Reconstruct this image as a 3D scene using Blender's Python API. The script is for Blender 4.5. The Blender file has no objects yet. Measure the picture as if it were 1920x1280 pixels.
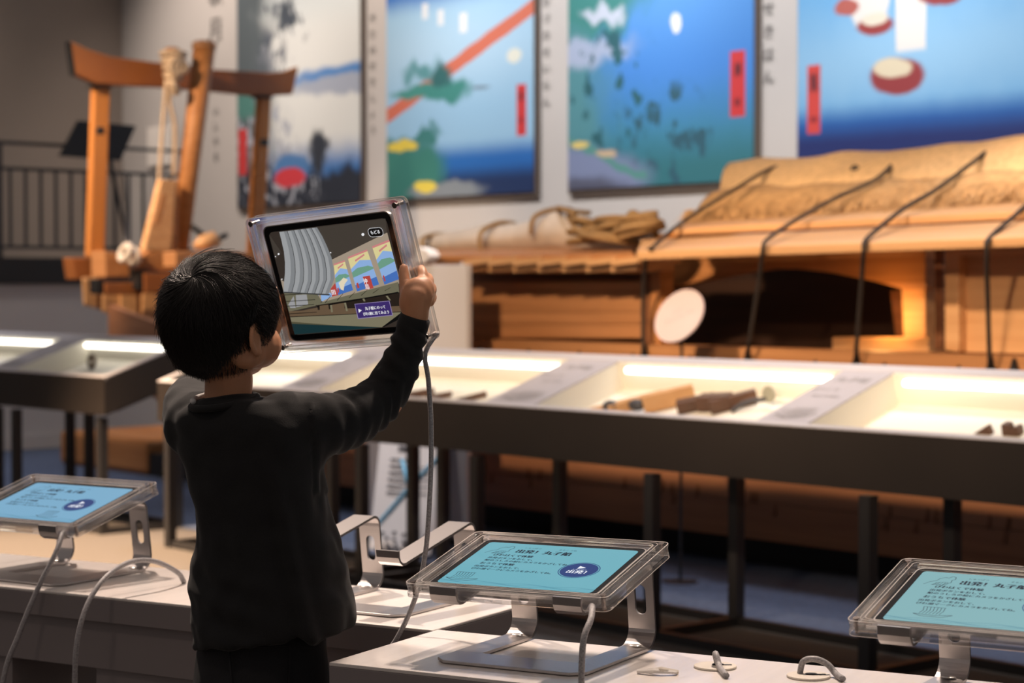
import bpy, bmesh, math, random
import numpy as np
from mathutils import Vector, Matrix, Euler, noise
random.seed(7)
rng = np.random.default_rng(7)
S = bpy.context.scene
COL = S.collection
# ------------------------------------------------------------------ camera, world, lights, exposure
F = 3733.33; TH = math.atan(105 / F); HC = 1.15
cam = bpy.data.cameras.new('camera'); cam.lens = 70; cam.sensor_width = 36
cam.clip_start = 0.05; cam.clip_end = 100
cam.dof.use_dof = True; cam.dof.focus_distance = 2.70; cam.dof.aperture_fstop = 5.6
co = bpy.data.objects.new('camera', cam); COL.objects.link(co)
co.location = (0, 0, HC); co.rotation_euler = (math.pi / 2 - TH, 0, 0)
S.camera = co
W = bpy.data.worlds.new('world'); S.world = W; W.use_nodes = True
W.node_tree.nodes['Background'].inputs[0].default_value = (0.62, 0.55, 0.52, 1)
W.node_tree.nodes['Background'].inputs[1].default_value = 0.30
S.view_settings.view_transform = 'Standard'; S.view_settings.look = 'None'
S.view_settings.gamma = 1; S.view_settings.use_curve_mapping = False
S.view_settings.exposure = 0.0
P0 = Vector((0.441, 6.44, 0)); YAW = math.radians(-49.26)
MF = Matrix.Translation(P0) @ Matrix.Rotation(YAW, 4, 'Z')          # museum frame: x along the cases, y away to the print wall
def lamp(name, kind, loc, target, energy, color, size=0.3, angle=60, blend=0.6, frame=None, size_y=None):
    l = bpy.data.lights.new(name, kind); l.energy = energy; l.color = color
    if kind == 'AREA':
        l.size = size
        if size_y: l.shape = 'RECTANGLE'; l.size_y = size_y
    else: l.shadow_soft_size = size
    if kind == 'SPOT': l.spot_size = math.radians(angle); l.spot_blend = blend
    o = bpy.data.objects.new(name, l); COL.objects.link(o)
    a, b = Vector(loc), Vector(target)
    if frame: a, b = frame @ a, frame @ b
    o.location = a; o.rotation_euler = (b - a).to_track_quat('-Z', 'Y').to_euler()
    return o
WARM = (1, .80, .66); NEUT = (1, .92, .86); AMB = (1, .72, .48)
lamp('ceiling_spot', 'SPOT', (0.7, 4.1, 4.2), (0.25, 2.7, .65), 720, WARM, .10, 36, .8)
lamp('ceiling_spot', 'SPOT', (-1.5, 4.9, 4.2), (-.75, 3.2, .7), 800, WARM, .10, 34, .8)
lamp('ceiling_spot', 'SPOT', (-1.2, 1.0, 3.9), (-.35, 2.75, .95), 40, WARM, .2, 30, .8)
for x in (-9.6, -7.4, -5.4, -3.4, -1.4, .6, 2.4):                   # print wall washers
    lamp('wall_washer', 'SPOT', (x, 2.5, 4.9), (x, 4.5, 2.4), 400 if x < -7 else 520, (1, .84, .72) if x < -6 else (1, .97, .96), .1, 80, .9, MF)
for x, y, tx, ty, tz, e in ((4.2, -6.6, .35, 1.5, 1.1, 1300), (3.4, -4.6, .6, 1.5, 1.2, 700), (.9, -4.6, -.2, 1.5, 1.05, 1300), (1.0, -4.4, -2.2, 1.5, 1.15, 1500), (.4, .4, .6, 2.1, 1.5, 260), (-5.2, -1.6, -6.3, 2.2, 1.7, 1300), (-8.0, .2, -6.7, 1.8, 1.6, 420)):
    lamp('boat_spot', 'SPOT', (x, y, 2.9 if y < -6 else 4.0), (tx, ty, tz), e, AMB, .12, 19 if y < -6 else 30, .8, MF)
for x, e in ((-5.5, 200), (-3.2, 170), (-1.0, 170), (1.0, 150)):    # narrow downlights over the cases
    lamp('case_spot', 'SPOT', (x, 1.3, 4.6), (x, .3, .85), e, (1, .93, .92), .1, 38, .9, MF)
bx_ = -2.55
lamp('board_spot', 'SPOT', (bx_, .62, 4.6), (bx_, .74, .35), 420, (1, .9, .86), .08, 16, .6, MF)
lamp('gallery_spot', 'SPOT', (-9.6, 1.6, 4.9), (-11.2, 1.2, 2.4), 160, (1, .82, .66), .2, 110, .9, MF)
lamp('gallery_spot', 'SPOT', (-6.6, -1.6, 4.8), (-8.3, .6, 1.2), 260, (1, .90, .82), .2, 80, .9, MF)
lamp('floor_spot', 'SPOT', (-3.0, -2.2, 4.4), (-3.1, -.7, 0), 6500, (1, .68, .42), .1, 34, .8, MF)
lamp('floor_spot', 'SPOT', (.3, .78, 3.9), (.3, .85, 0), 260, (.88, .9, 1), .15, 60, .9, MF)
lamp('floor_spot', 'SPOT', (-2.6, .78, 3.9), (-2.6, .85, 0), 160, (.88, .9, 1), .15, 60, .9, MF)
lamp('floor_spot', 'SPOT', (-6.4, 1.0, 3.6), (-6.3, 1.0, 0), 120, (.85, .85, 1), .3, 70, .8, MF)
# ------------------------------------------------------------------ pixel helpers (authoring only: a ray onto a real plane)
def ray(px, py):
    c, s = math.cos(TH), math.sin(TH); a = (px - 960) / F; b = -(py - 640) / F
    return Vector((a, c + b * s, -s + b * c))
def PD(px, py, y):                                                  # point at depth y
    d = ray(px, py); return Vector((0, 0, HC)) + d * (y / d.y)
def PZ(px, py, z):
    d = ray(px, py); return Vector((0, 0, HC)) + d * ((z - HC) / d.z)
MFi = MF.inverted()
def MQ(px, py, q):                                                  # museum coords on plane y=q
    o = MFi @ Vector((0, 0, HC)); d = MFi.to_3x3() @ ray(px, py); return o + d * ((q - o.y) / d.y)
def MX(px, py, x):
    o = MFi @ Vector((0, 0, HC)); d = MFi.to_3x3() @ ray(px, py); return o + d * ((x - o.x) / d.x)
# ------------------------------------------------------------------ materials
def mat(name, col, rough=.5, metal=0, **k):
    m = bpy.data.materials.new(name); m.use_nodes = True; b = m.node_tree.nodes['Principled BSDF']
    b.inputs['Base Color'].default_value = (*col, 1); b.inputs['Roughness'].default_value = rough; b.inputs['Metallic'].default_value = metal
    for kk, v in k.items(): b.inputs[kk.replace('_', ' ')].default_value = v
    return m
def var(m, scale=(8, 8, 8), amt=.25, col2=None, detail=4, bump=0, bdist=.01, coord='Object', rot=(0, 0, 0)):
    nt = m.node_tree; b = nt.nodes['Principled BSDF']; N = nt.nodes.new
    tc = N('ShaderNodeTexCoord'); mp = N('ShaderNodeMapping'); mp.inputs['Scale'].default_value = scale; mp.inputs['Rotation'].default_value = rot
    nz = N('ShaderNodeTexNoise'); nz.inputs['Scale'].default_value = 1; nz.inputs['Detail'].default_value = detail
    mx = N('ShaderNodeMix'); mx.data_type = 'RGBA'; c = b.inputs['Base Color'].default_value[:]
    c2 = col2 or tuple(v * (1 - amt) for v in c[:3])
    mr = N('ShaderNodeMapRange'); mr.inputs[1].default_value = .3; mr.inputs[2].default_value = .7
    nt.links.new(tc.outputs[coord], mp.inputs[0]); nt.links.new(mp.outputs[0], nz.inputs[0]); nt.links.new(nz.outputs[0], mr.inputs[0])
    nt.links.new(mr.outputs[0], mx.inputs[0]); mx.inputs[6].default_value = c; mx.inputs[7].default_value = (*c2[:3], 1)
    nt.links.new(mx.outputs[2], b.inputs['Base Color'])
    if bump:
        bp = N('ShaderNodeBump'); bp.inputs['Strength'].default_value = bump; bp.inputs['Distance'].default_value = bdist
        nt.links.new(nz.outputs[0], bp.inputs['Height']); nt.links.new(bp.outputs[0], b.inputs['Normal'])
    return m
def emis(name, col, s=1.0, rough=.3):
    m = mat(name, (.004, .004, .004), rough, 0, Specular_IOR_Level=.15); b = m.node_tree.nodes['Principled BSDF']
    b.inputs['Emission Color'].default_value = (*col, 1); b.inputs['Emission Strength'].default_value = s; return m
M = {}
M['wall'] = var(mat('wall_paint', (.50, .475, .46), .8), (1.5, 1.5, 1.5), .06)
M['wall_brown'] = var(mat('wall_brown', (.30, .255, .225), .85), (1, 1, 1), .1)
M['carpet'] = var(mat('carpet_grey', (.13, .115, .105), .95), (160, 160, 160), .45, bump=.4)
M['blue'] = var(mat('carpet_blue', (.085, .115, .19), .95), (40, 40, 40), .3, bump=.3)
M['black'] = mat('black_paint', (.006, .006, .007), .6)
M['iron'] = mat('railing_black', (.022, .022, .025), .5)
M['case'] = var(mat('case_brown_steel', (.024, .019, .017), .5), (5, 5, 5), .12)
M['leg'] = mat('case_leg_steel', (.022, .021, .023), .45)
M['cream'] = mat('case_interior', (.70, .67, .59), .7)
M['rim'] = mat('case_rim', (.52, .50, .52), .4)
M['plate'] = var(mat('print_plate', (.46, .44, .47), .5), (3, 3, 3), .1)
M['led'] = emis('led_strip', (1, .93, .80), 5)
M['counter'] = var(mat('counter_top', (.70, .65, .62), .28), (60, 2.5, 20), .10, bump=.05, bdist=.002, rot=(0, 0, .2))
M['counter_side'] = var(mat('counter_side', (.22, .19, .19), .5), (5, 5, 5), .1)  # white laminate; shade of the unlit sides is put into this darker colour
M['alu'] = mat('brushed_aluminium', (.52, .49, .485), .34, 1)
M['steel'] = mat('screw_steel', (.35, .30, .28), .25, 1)
M['cable'] = var(mat('cable_sleeve', (.42, .40, .41), .5), (400, 400, 400), .5, bump=.4, bdist=.001)
M['grommet'] = mat('grommet_cream', (.66, .60, .52), .5)
def acrylic(name, rough, mix, ior):
    m = mat(name, (.99, .985, .98), rough, 0, Transmission_Weight=1.0, IOR=ior); nt = m.node_tree
    tr = nt.nodes.new('ShaderNodeBsdfTransparent'); mx = nt.nodes.new('ShaderNodeMixShader'); mx.inputs[0].default_value = mix
    nt.links.new(tr.outputs[0], mx.inputs[1]); nt.links.new(nt.nodes['Principled BSDF'].outputs[0], mx.inputs[2]); nt.links.new(mx.outputs[0], nt.nodes['Material Output'].inputs[0]); return m
M['acrylic'] = acrylic('clear_acrylic', .02, .13, 1.45); M['acrylic_edge'] = acrylic('acrylic_polished_edge', .06, .50, 1.45)
M['acrylic_edge'].node_tree.nodes['Principled BSDF'].inputs['Transmission Weight'].default_value = .88
M['edge_glint'] = acrylic('acrylic_edge_glint', .15, .60, 1.45); M['edge_glint'].node_tree.nodes['Principled BSDF'].inputs['Transmission Weight'].default_value = .2; M['edge_glint'].node_tree.nodes['Principled BSDF'].inputs['Base Color'].default_value = (.9, .84, .80, 1)  # pale colour stands in for light caught along the acrylic edges
M['glassblack'] = mat('tablet_glass', (.006, .006, .007), .12)
M['tabody'] = mat('tablet_metal', (.30, .30, .31), .35, .9)
M['silver'] = mat('bezel_edge', (.75, .72, .70), .25, .9)
M['skin'] = var(mat('skin', (.56, .265, .14), .5, 0, Subsurface_Weight=.12, Subsurface_Scale=.01), (40, 40, 40), .1)
M['shirt'] = var(mat('black_jersey', (.0055, .0055, .0068), .9, 0, Sheen_Weight=.06, Sheen_Roughness=.4), (700, 700, 700), .5, bump=.35, bdist=.0006)
M['pants'] = var(mat('black_twill', (.007, .007, .010), .85), (500, 500, 500), .5, bump=.3, bdist=.0006)
M['undershirt'] = mat('undershirt', (.7, .68, .66), .8)
M['hair'] = mat('black_hair', (.010, .007, .006), .42, 0, Specular_IOR_Level=.5)
M['eye'] = mat('eye_white', (.8, .78, .75), .2); M['iris'] = mat('iris_brown', (.03, .015, .01), .2)
M['lip'] = mat('lip', (.45, .16, .12), .5)
def wood(name, c1, c2, rough=.55, sc=(1.2, 14, 30)):
    return var(mat(name, c1, rough), sc, col2=c2, detail=6, bump=.12, bdist=.004)
M['w_orange'] = wood('cedar_orange', (.50, .22, .075), (.36, .14, .04))
M['w_light'] = wood('cedar_light', (.66, .38, .18), (.52, .27, .11))
M['w_panel'] = wood('cedar_panel', (.48, .225, .09), (.36, .155, .055))
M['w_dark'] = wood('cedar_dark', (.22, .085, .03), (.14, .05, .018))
M['w_hull'] = wood('hull_cedar', (.40, .175, .08), (.29, .12, .055))
M['w_red'] = wood('beam_redbrown', (.36, .125, .032), (.27, .085, .022), sc=(3, 3, 3))
M['w_post'] = wood('post_orange', (.55, .21, .045), (.42, .15, .03), sc=(10, 10, 1.2))
M['straw'] = var(mat('straw_mat', (.74, .48, .24), .9), (60, 4, 60), .3, bump=.5, bdist=.01)
M['straw2'] = var(mat('straw_fringe', (.60, .35, .15), .9), (30, 30, 30), .4)
M['cloth'] = var(mat('sail_cloth', (.66, .56, .46), .9), (10, 10, 10), .15, bump=.4, bdist=.02)
M['rope'] = var(mat('straw_rope', (.40, .24, .10), .9), (80, 80, 80), .4)
M['rope_pale'] = var(mat('pale_rope', (.62, .47, .33), .9), (80, 80, 80), .3)
M['rope_dark'] = mat('black_rope', (.03, .022, .018), .8)
M['white'] = mat('white_board', (.72, .68, .67), .5)
M['ink'] = mat('print_ink', (.05, .05, .06), .6)
M['inkgrey'] = mat('grey_lettering', (.20, .19, .19), .7)
M['pink'] = mat('pink_ink', (.75, .35, .35), .6)
M['blueline'] = mat('blue_line', (.22, .55, .80), .6)
M['paper'] = mat('paper', (.80, .76, .72), .7)
M['scr'] = emis('screen_blue', (.175, .50, .60), .82)
M['scr_navy'] = emis('screen_navy', (.010, .045, .20), .9)
M['scr_ink'] = emis('screen_ink', (.004, .02, .05), .6)
M['scr_white'] = emis('screen_white', (.85, .88, .95), 1)
M['scr_wave'] = emis('screen_wave', (.06, .25, .36), .8)
# ------------------------------------------------------------------ geometry collector
class G:
    def __init__(s): s.v = []; s.f = []; s.mi = []; s.cur = 0
    def add(s, vs, fs):
        n = len(s.v); s.v += [Vector(v) for v in vs]; s.f += [[i + n for i in f] for f in fs]; s.mi += [s.cur] * len(fs); return s
    def box(s, c, d, R=None):
        x, y, z = d[0] / 2, d[1] / 2, d[2] / 2
        vs = [Vector(p) for p in ((-x, -y, -z), (x, -y, -z), (x, y, -z), (-x, y, -z), (-x, -y, z), (x, -y, z), (x, y, z), (-x, y, z))]
        if R is not None: vs = [R @ v for v in vs]
        c = Vector(c)
        return s.add([v + c for v in vs], [(0, 3, 2, 1), (4, 5, 6, 7), (0, 1, 5, 4), (1, 2, 6, 5), (2, 3, 7, 6), (3, 0, 4, 7)])
    def bx(s, x0, x1, y0, y1, z0, z1): return s.box(((x0 + x1) / 2, (y0 + y1) / 2, (z0 + z1) / 2), (abs(x1 - x0), abs(y1 - y0), abs(z1 - z0)))
    def prism(s, pts, off):                                         # polygon (3d points) swept by offset vector
        n = len(pts); off = Vector(off); a = [Vector(p) for p in pts]
        nr = sum(((a[i] - a[0]).cross(a[i + 1] - a[0]) for i in range(1, n - 1)), Vector())
        if nr.dot(off) > 0: a.reverse()
        return s.add(a + [p + off for p in a], [tuple(range(n)), tuple(range(2 * n - 1, n - 1, -1))] + [(i, i + n, (i + 1) % n + n, (i + 1) % n) for i in range(n)])
    def tube(s, pts, r, k=8, cap=True):
        pts = [Vector(p) for p in pts]; n = len(pts)
        rs = r if hasattr(r, '__len__') else [r] * n
        t = [(pts[min(i + 1, n - 1)] - pts[max(i - 1, 0)]).normalized() for i in range(n)]
        u = t[0].orthogonal().normalized(); vs = []
        for i in range(n):
            u = (u - t[i] * u.dot(t[i])).normalized(); w = t[i].cross(u)
            vs += [pts[i] + (u * math.cos(a) + w * math.sin(a)) * rs[i] for a in (2 * math.pi * j / k for j in range(k))]
        fs = [(i * k + j, i * k + (j + 1) % k, (i + 1) * k + (j + 1) % k, (i + 1) * k + j) for i in range(n - 1) for j in range(k)]
        if cap: fs += [tuple(range(k - 1, -1, -1)), tuple(range((n - 1) * k, n * k))]
        return s.add(vs, fs)
    def loft(s, rings, cap=True):
        k = len(rings[0]); n = len(rings); vs = [p for r in rings for p in r]
        fs = [(i * k + j, i * k + (j + 1) % k, (i + 1) * k + (j + 1) % k, (i + 1) * k + j) for i in range(n - 1) for j in range(k)]
        if cap: fs += [tuple(range(k - 1, -1, -1)), tuple(range((n - 1) * k, n * k))]
        return s.add(vs, fs)
    def ell(s, c, r, R=None, nu=16, nv=10):
        rings = []; c = Vector(c); vs = []; r = (r, r, r) if not hasattr(r, '__len__') else r
        for i in range(1, nv):
            th = math.pi * i / nv
            for j in range(nu):
                ph = 2 * math.pi * j / nu
                vs.append(Vector((r[0] * math.sin(th) * math.cos(ph), r[1] * math.sin(th) * math.sin(ph), -r[2] * math.cos(th))))
        vs += [Vector((0, 0, -r[2])), Vector((0, 0, r[2]))]
        if R is not None: vs = [R @ v for v in vs]
        fs = [(i * nu + j, i * nu + (j + 1) % nu, (i + 1) * nu + (j + 1) % nu, (i + 1) * nu + j) for i in range(nv - 2) for j in range(nu)]
        b = (nv - 1) * nu
        fs += [(b, (j + 1) % nu, j) for j in range(nu)] + [(b + 1, (nv - 2) * nu + j, (nv - 2) * nu + (j + 1) % nu) for j in range(nu)]
        return s.add([v + c for v in vs], fs)
    def disc(s, c, r, h, k=24, ax='z', R=None):
        c = Vector(c); vs = []
        for z in (0, h):
            for j in range(k):
                a = 2 * math.pi * j / k; p = Vector((r * math.cos(a), r * math.sin(a), z))
                if R is not None: p = R @ p
                vs.append(p + c)
        return s.add(vs, [tuple(range(k - 1, -1, -1)), tuple(range(k, 2 * k))] + [(j, (j + 1) % k, (j + 1) % k + k, j + k) for j in range(k)])
    def torus(s, c, R1, r, R=None, k=24, m=8, sc=(1, 1, 1)):
        c = Vector(c); vs = []
        for i in range(k):
            a = 2 * math.pi * i / k
            for j in range(m):
                b = 2 * math.pi * j / m; p = Vector(((R1 + r * math.cos(b)) * math.cos(a) * sc[0], (R1 + r * math.cos(b)) * math.sin(a) * sc[1], r * math.sin(b) * sc[2]))
                vs.append((R @ p if R is not None else p) + c)
        return s.add(vs, [(i * m + j, ((i + 1) % k) * m + j, ((i + 1) % k) * m + (j + 1) % m, i * m + (j + 1) % m) for i in range(k) for j in range(m)])
    def ring(s, o, i_, z0, z1):                                     # frame ring between outer and inner loops (xy lists)
        n = len(o); vs = [(*p, z) for z in (z0, z1) for p in o] + [(*p, z) for z in (z0, z1) for p in i_]
        fs = []
        for a in range(n):
            b = (a + 1) % n
            fs += [(a, b, b + n, a + n), (b + 2 * n, a + 2 * n, a + 3 * n, b + 3 * n), (a + n, b + n, b + 3 * n, a + 3 * n), (b, a, a + 2 * n, b + 2 * n)]
        return s.add(vs, fs)
    def T(s, Mx, start=0):
        for i in range(start, len(s.v)): s.v[i] = Mx @ s.v[i]
        return s
def rrect(w, h, r, cx=0, cy=0, k=5):
    pts = []
    for sx, sy, a0 in ((1, 1, 0), (-1, 1, 90), (-1, -1, 180), (1, -1, 270)):
        for j in range(k + 1):
            a = math.radians(a0 + 90 * j / k)
            pts.append((cx + sx * (w / 2 - r) + r * math.cos(a), cy + sy * (h / 2 - r) + r * math.sin(a)))
    return pts
def mesh_of(g, name, mats, smooth=False):
    me = bpy.data.meshes.new(name); me.from_pydata([tuple(v) for v in g.v], [], g.f)
    for m in (mats if isinstance(mats, (list, tuple)) else [mats]): me.materials.append(m)
    if any(g.mi): me.polygons.foreach_set('material_index', g.mi)
    if smooth: me.polygons.foreach_set('use_smooth', [True] * len(me.polygons))
    me.update(); return me
def tag(o, label=None, cat=None, group=None, kind=None):
    if label: o['label'] = label
    if cat: o['category'] = cat
    if group: o['group'] = group
    if kind: o['kind'] = kind
    return o
def thing(name, base, label, cat, frame=None, group=None):
    """Empty at base; frame gives its orientation. Parts are written in frame coordinates (or world when frame is None)."""
    fr = frame or Matrix.Identity(4)
    o = bpy.data.objects.new(name, None); COL.objects.link(o); o.empty_display_size = .05
    o.matrix_world = fr @ Matrix.Translation(Vector(base)); o['_'] = 0; del o['_']
    BASE[o.name] = Vector(base)
    return tag(o, label, cat, group)
BASE = {}
def part(g, name, m, parent=None, smooth=False, bevel=0, seg=2, kind=None, label=None, frame=None, base=None):
    """a mesh part; vertices in the parent's frame coordinates, stored relative to its base"""
    b = BASE[parent.name] if parent is not None else Vector(base or (0, 0, 0))
    for i, v in enumerate(g.v): g.v[i] = v - b
    o = bpy.data.objects.new(name, mesh_of(g, name, m, smooth)); COL.objects.link(o)
    if parent is not None: o.parent = parent; BASE[o.name] = b
    else: o.matrix_world = (frame or Matrix.Identity(4)) @ Matrix.Translation(b)
    if bevel:
        md = o.modifiers.new('bevel', 'BEVEL'); md.width = bevel; md.segments = seg; md.limit_method = 'ANGLE'; md.angle_limit = .6
    if kind: o['kind'] = kind
    if label: o['label'] = label
    return o
def fixmats():
    pass
_tc = {}
def text2d(body, size, align='LEFT'):
    """flat lettering as triangles: list of (x,y), faces"""
    key = (body, align)
    if key not in _tc:
        c = bpy.data.curves.new('t', 'FONT'); c.body = body; c.align_x = align; c.resolution_u = 2
        o = bpy.data.objects.new('t', c); COL.objects.link(o)
        me = bpy.data.meshes.new_from_object(o.evaluated_get(bpy.context.evaluated_depsgraph_get()))
        _tc[key] = ([v.co.copy() for v in me.vertices], [tuple(p.vertices) for p in me.polygons])
        bpy.data.objects.remove(o); bpy.data.meshes.remove(me); bpy.data.curves.remove(c)
    vs, fs = _tc[key]
    return [Vector((v.x * size, v.y * size, 0)) for v in vs], fs
def letters(g, body, x, y, size, z=0, align='LEFT', Mx=None, bold=0):
    for dx in ((0,) if not bold else (-bold, 0, bold)):
        vs, fs = text2d(body, size, align)
        vs = [Vector((v.x + x + dx, v.y + y, z + abs(dx) * .01)) for v in vs]
        if Mx: vs = [Mx @ v for v in vs]
        g.add(vs, fs)
def line2(g, pts, w, z=0):
    for a, b in zip(pts, pts[1:]):
        a = Vector((*a, 0)); b = Vector((*b, 0)); d = (b - a)
        if d.length < 1e-9: continue
        n = Vector((-d.y, d.x, 0)).normalized() * w / 2; zz = Vector((0, 0, z))
        g.add([a - n + zz, b - n + zz, b + n + zz, a + n + zz], [(0, 1, 2, 3)])
def bez(pts, n=24):                                                 # Catmull-Rom through points
    p = [Vector(q) for q in pts]; p = [p[0] * 2 - p[1]] + p + [p[-1] * 2 - p[-2]]; out = []
    m = len(p) - 3
    for i in range(m):
        k = max(2, n // m)
        for j in range(k):
            t = j / k; a, b, c, d = p[i:i + 4]
            out.append(.5 * ((2 * b) + (c - a) * t + (2 * a - 5 * b + 4 * c - d) * t * t + (3 * b - a - 3 * c + d) * t ** 3))
    out.append(p[-2]); return out
# ------------------------------------------------------------------ setting: floor, walls, prints' wall, gallery
part(G().bx(-14, 9, -12, 6, -.05, 0), 'floor', M['carpet'], kind='structure', frame=MF)
part(G().bx(-8.1, 5, .42, 4.38, 0.001, .006), 'floor_blue_carpet', M['blue'], kind='structure', frame=MF, base=(0, 0, 0))
part(G().bx(-11.3, 6, 4.5, 4.65, 0, 5.2), 'wall_back', M['wall'], kind='structure', frame=MF)
part(G().bx(-11.45, -11.25, -6, 4.5, 0, 5.2), 'wall_left', M['wall_brown'], kind='structure', frame=MF)
part(G().bx(-8.45, -8.25, -6, 4.49, 0, 1.16), 'wall_gallery', M['wall'], kind='structure', frame=MF)
part(G().bx(-8.25, -8.23, -6, 4.49, 0, .10), 'baseboard_left', M['wall'], kind='structure', frame=MF)
part(G().bx(-11.25, -8.45, -6, 4.49, 1.2, 1.3), 'floor_gallery', M['carpet'], kind='structure', frame=MF)
part(G().bx(-8.46, -8.2, -6, 3.6, 1.165, 1.345), 'trim_1', M['black'], kind='structure', frame=MF)
# gallery railing
rl = thing('gallery_railing', (-8.3, 0, 1.345), 'black metal railing with thin upright bars on the raised gallery', 'railing', MF)
ztop, zmid, zbot = 2.15, 1.97, 1.42
part(G().bx(-8.33, -8.30, -3, 3.4, ztop - .012, ztop + .012), 'top_rail', M['iron'], rl)
part(G().bx(-8.325, -8.30, -3, 3.4, zmid - .012, zmid + .012), 'mid_rail', M['iron'], rl)
part(G().bx(-8.325, -8.30, -3, 3.4, zbot - .012, zbot + .012), 'bottom_rail', M['iron'], rl)
gb = G().bx(-8.322, -8.304, -.009, .009, zbot, zmid); mb = None
for i in range(47):
    y = -2.2 + i * .118
    if mb is None:
        ob = part(gb, 'baluster', M['iron'], rl); mb = ob
    else:
        ob = mb.copy(); COL.objects.link(ob); ob.parent = rl
    ob.location = (0, y, 0)
for y in (-2.5, -1.1, .35, 1.85, 3.35):
    part(G().bx(-8.35, -8.31, y - .02, y + .02, 1.345, ztop), 'railing_post', M['iron'], rl)
# dark reading stand on the gallery
st = thing('music_stand', MX(222, 480, -8.15), 'black tilted reading stand on a slanted pole behind the orange post', 'stand', MF)
pp = [MX(148, 226, -8.0), MX(255, 236, -8.0), MX(226, 301, -8.0), MX(113, 292, -8.0)]
part(G().prism(pp, (-.03, 0, 0)), 'desk_panel', M['black'], st)
part(G().tube([MX(196, 240, -8.05), MX(212, 330, -8.1), MX(232, 420, -8.1), MX(246, 484, -8.15)], .016), 'pole', M['leg'], st, True)
nt_ = thing('wall_notice', MQ(300, 310, 4.48), 'white paper notice pinned low on the wall behind the leaning pole', 'notice', MF)
a, b = MQ(280, 312, 4.49), MQ(322, 235, 4.49)
part(G().bx(a.x, b.x, 4.47, 4.495, a.z, b.z), 'paper_sheet', M['paper'], nt_)
# ------------------------------------------------------------------ large prints on the wall
def paint(name, base, layers):
    m = bpy.data.materials.new(name); m.use_nodes = True; nt = m.node_tree; N = nt.nodes.new; L = nt.links.new
    bs = nt.nodes['Principled BSDF']; bs.inputs['Roughness'].default_value = .55
    uv = N('ShaderNodeUVMap'); nz = N('ShaderNodeTexNoise'); nz.inputs['Scale'].default_value = 9; nz.inputs['Detail'].default_value = 5
    L(uv.outputs[0], nz.inputs[0])
    def MA(op, a, b=None, c=None):
        n = N('ShaderNodeMath'); n.operation = op
        for i, q in enumerate((a, b, c)):
            if q is None: continue
            if isinstance(q, (int, float)): n.inputs[i].default_value = q
            else: L(q, n.inputs[i])
        return n.outputs[0]
    sp = N('ShaderNodeSeparateXYZ'); L(uv.outputs[0], sp.inputs[0])
    sn = N('ShaderNodeSeparateColor'); L(nz.outputs['Color'], sn.inputs[0])
    def dist(k):
        if not k: return sp.outputs[0], sp.outputs[1]
        return (MA('ADD', sp.outputs[0], MA('MULTIPLY', MA('SUBTRACT', sn.outputs[0], .5), k)), MA('ADD', sp.outputs[1], MA('MULTIPLY', MA('SUBTRACT', sn.outputs[1], .5), k * .68)))
    def ss(x, a, b):
        n = N('ShaderNodeMapRange'); n.interpolation_type = 'SMOOTHSTEP'; L(x, n.inputs[0]) ; n.inputs[1].default_value = a; n.inputs[2].default_value = b
        return n.outputs[0]
    cur = N('ShaderNodeRGB').outputs[0]; cur.default_value = (*[c * .8 for c in base], 1)
    for ly in layers:
        t = ly[0]
        if t == 'v':                                               # below v: colour (soft)
            _, v0, v1, col, k = ly; x, y = dist(k); f = MA('SUBTRACT', 1, ss(y, v0, v1))
        elif t == 'top':
            _, v0, v1, col, k = ly; x, y = dist(k); f = ss(y, v0, v1)
        elif t == 'left':
            _, v0, v1, col, k = ly; x, y = dist(k); f = MA('SUBTRACT', 1, ss(x, v0, v1))
        elif t == 'e':
            _, cx, cy, rx, ry, soft, col, k = ly; x, y = dist(k)
            d = MA('SQRT', MA('ADD', MA('POWER', MA('DIVIDE', MA('SUBTRACT', x, cx), rx), 2), MA('POWER', MA('DIVIDE', MA('SUBTRACT', y, cy), ry), 2)))
            f = MA('SUBTRACT', 1, ss(d, 1 - soft, 1 + soft))
        elif t == 'r':
            _, x0, y0, x1, y1, soft, col, k = ly; x, y = dist(k)
            d = MA('MAXIMUM', MA('DIVIDE', MA('ABSOLUTE', MA('SUBTRACT', x, (x0 + x1) / 2)), abs(x1 - x0) / 2), MA('DIVIDE', MA('ABSOLUTE', MA('SUBTRACT', y, (y0 + y1) / 2)), abs(y1 - y0) / 2))
            f = MA('SUBTRACT', 1, ss(d, 1 - soft, 1 + soft))
        elif t == 'b':                                             # slanted band
            _, x0, y0, x1, y1, w, soft, col, k = ly; x, y = dist(k); sl = (y1 - y0) / (x1 - x0)
            d = MA('DIVIDE', MA('ABSOLUTE', MA('SUBTRACT', y, MA('ADD', MA('MULTIPLY', x, sl), y0 - sl * x0))), w)
            f = MA('SUBTRACT', 1, ss(d, 1 - soft, 1 + soft))
            f = MA('MULTIPLY', f, MA('MULTIPLY', MA('GREATER_THAN', x, min(x0, x1)), MA('LESS_THAN', x, max(x0, x1))))
        elif t == 'n':                                             # speckle inside an ellipse
            _, cx, cy, rx, ry, sc, th, col = ly; n2 = N('ShaderNodeTexNoise'); n2.inputs['Scale'].default_value = sc; n2.inputs['Detail'].default_value = 6; L(uv.outputs[0], n2.inputs[0])
            x, y = dist(.05)
            d = MA('SQRT', MA('ADD', MA('POWER', MA('DIVIDE', MA('SUBTRACT', x, cx), rx), 2), MA('POWER', MA('DIVIDE', MA('SUBTRACT', y, cy), ry), 2)))
            f = MA('MULTIPLY', MA('SUBTRACT', 1, ss(d, .8, 1.2)), ss(n2.outputs[0], th - .03, th + .03))
        mx = N('ShaderNodeMix'); mx.data_type = 'RGBA'; L(f, mx.inputs[0]); L(cur, mx.inputs[6]); mx.inputs[7].default_value = (*[c * .82 for c in col], 1); cur = mx.outputs[2]
    L(cur, bs.inputs['Base Color']); return m
RED = (.62, .045, .05)
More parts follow.
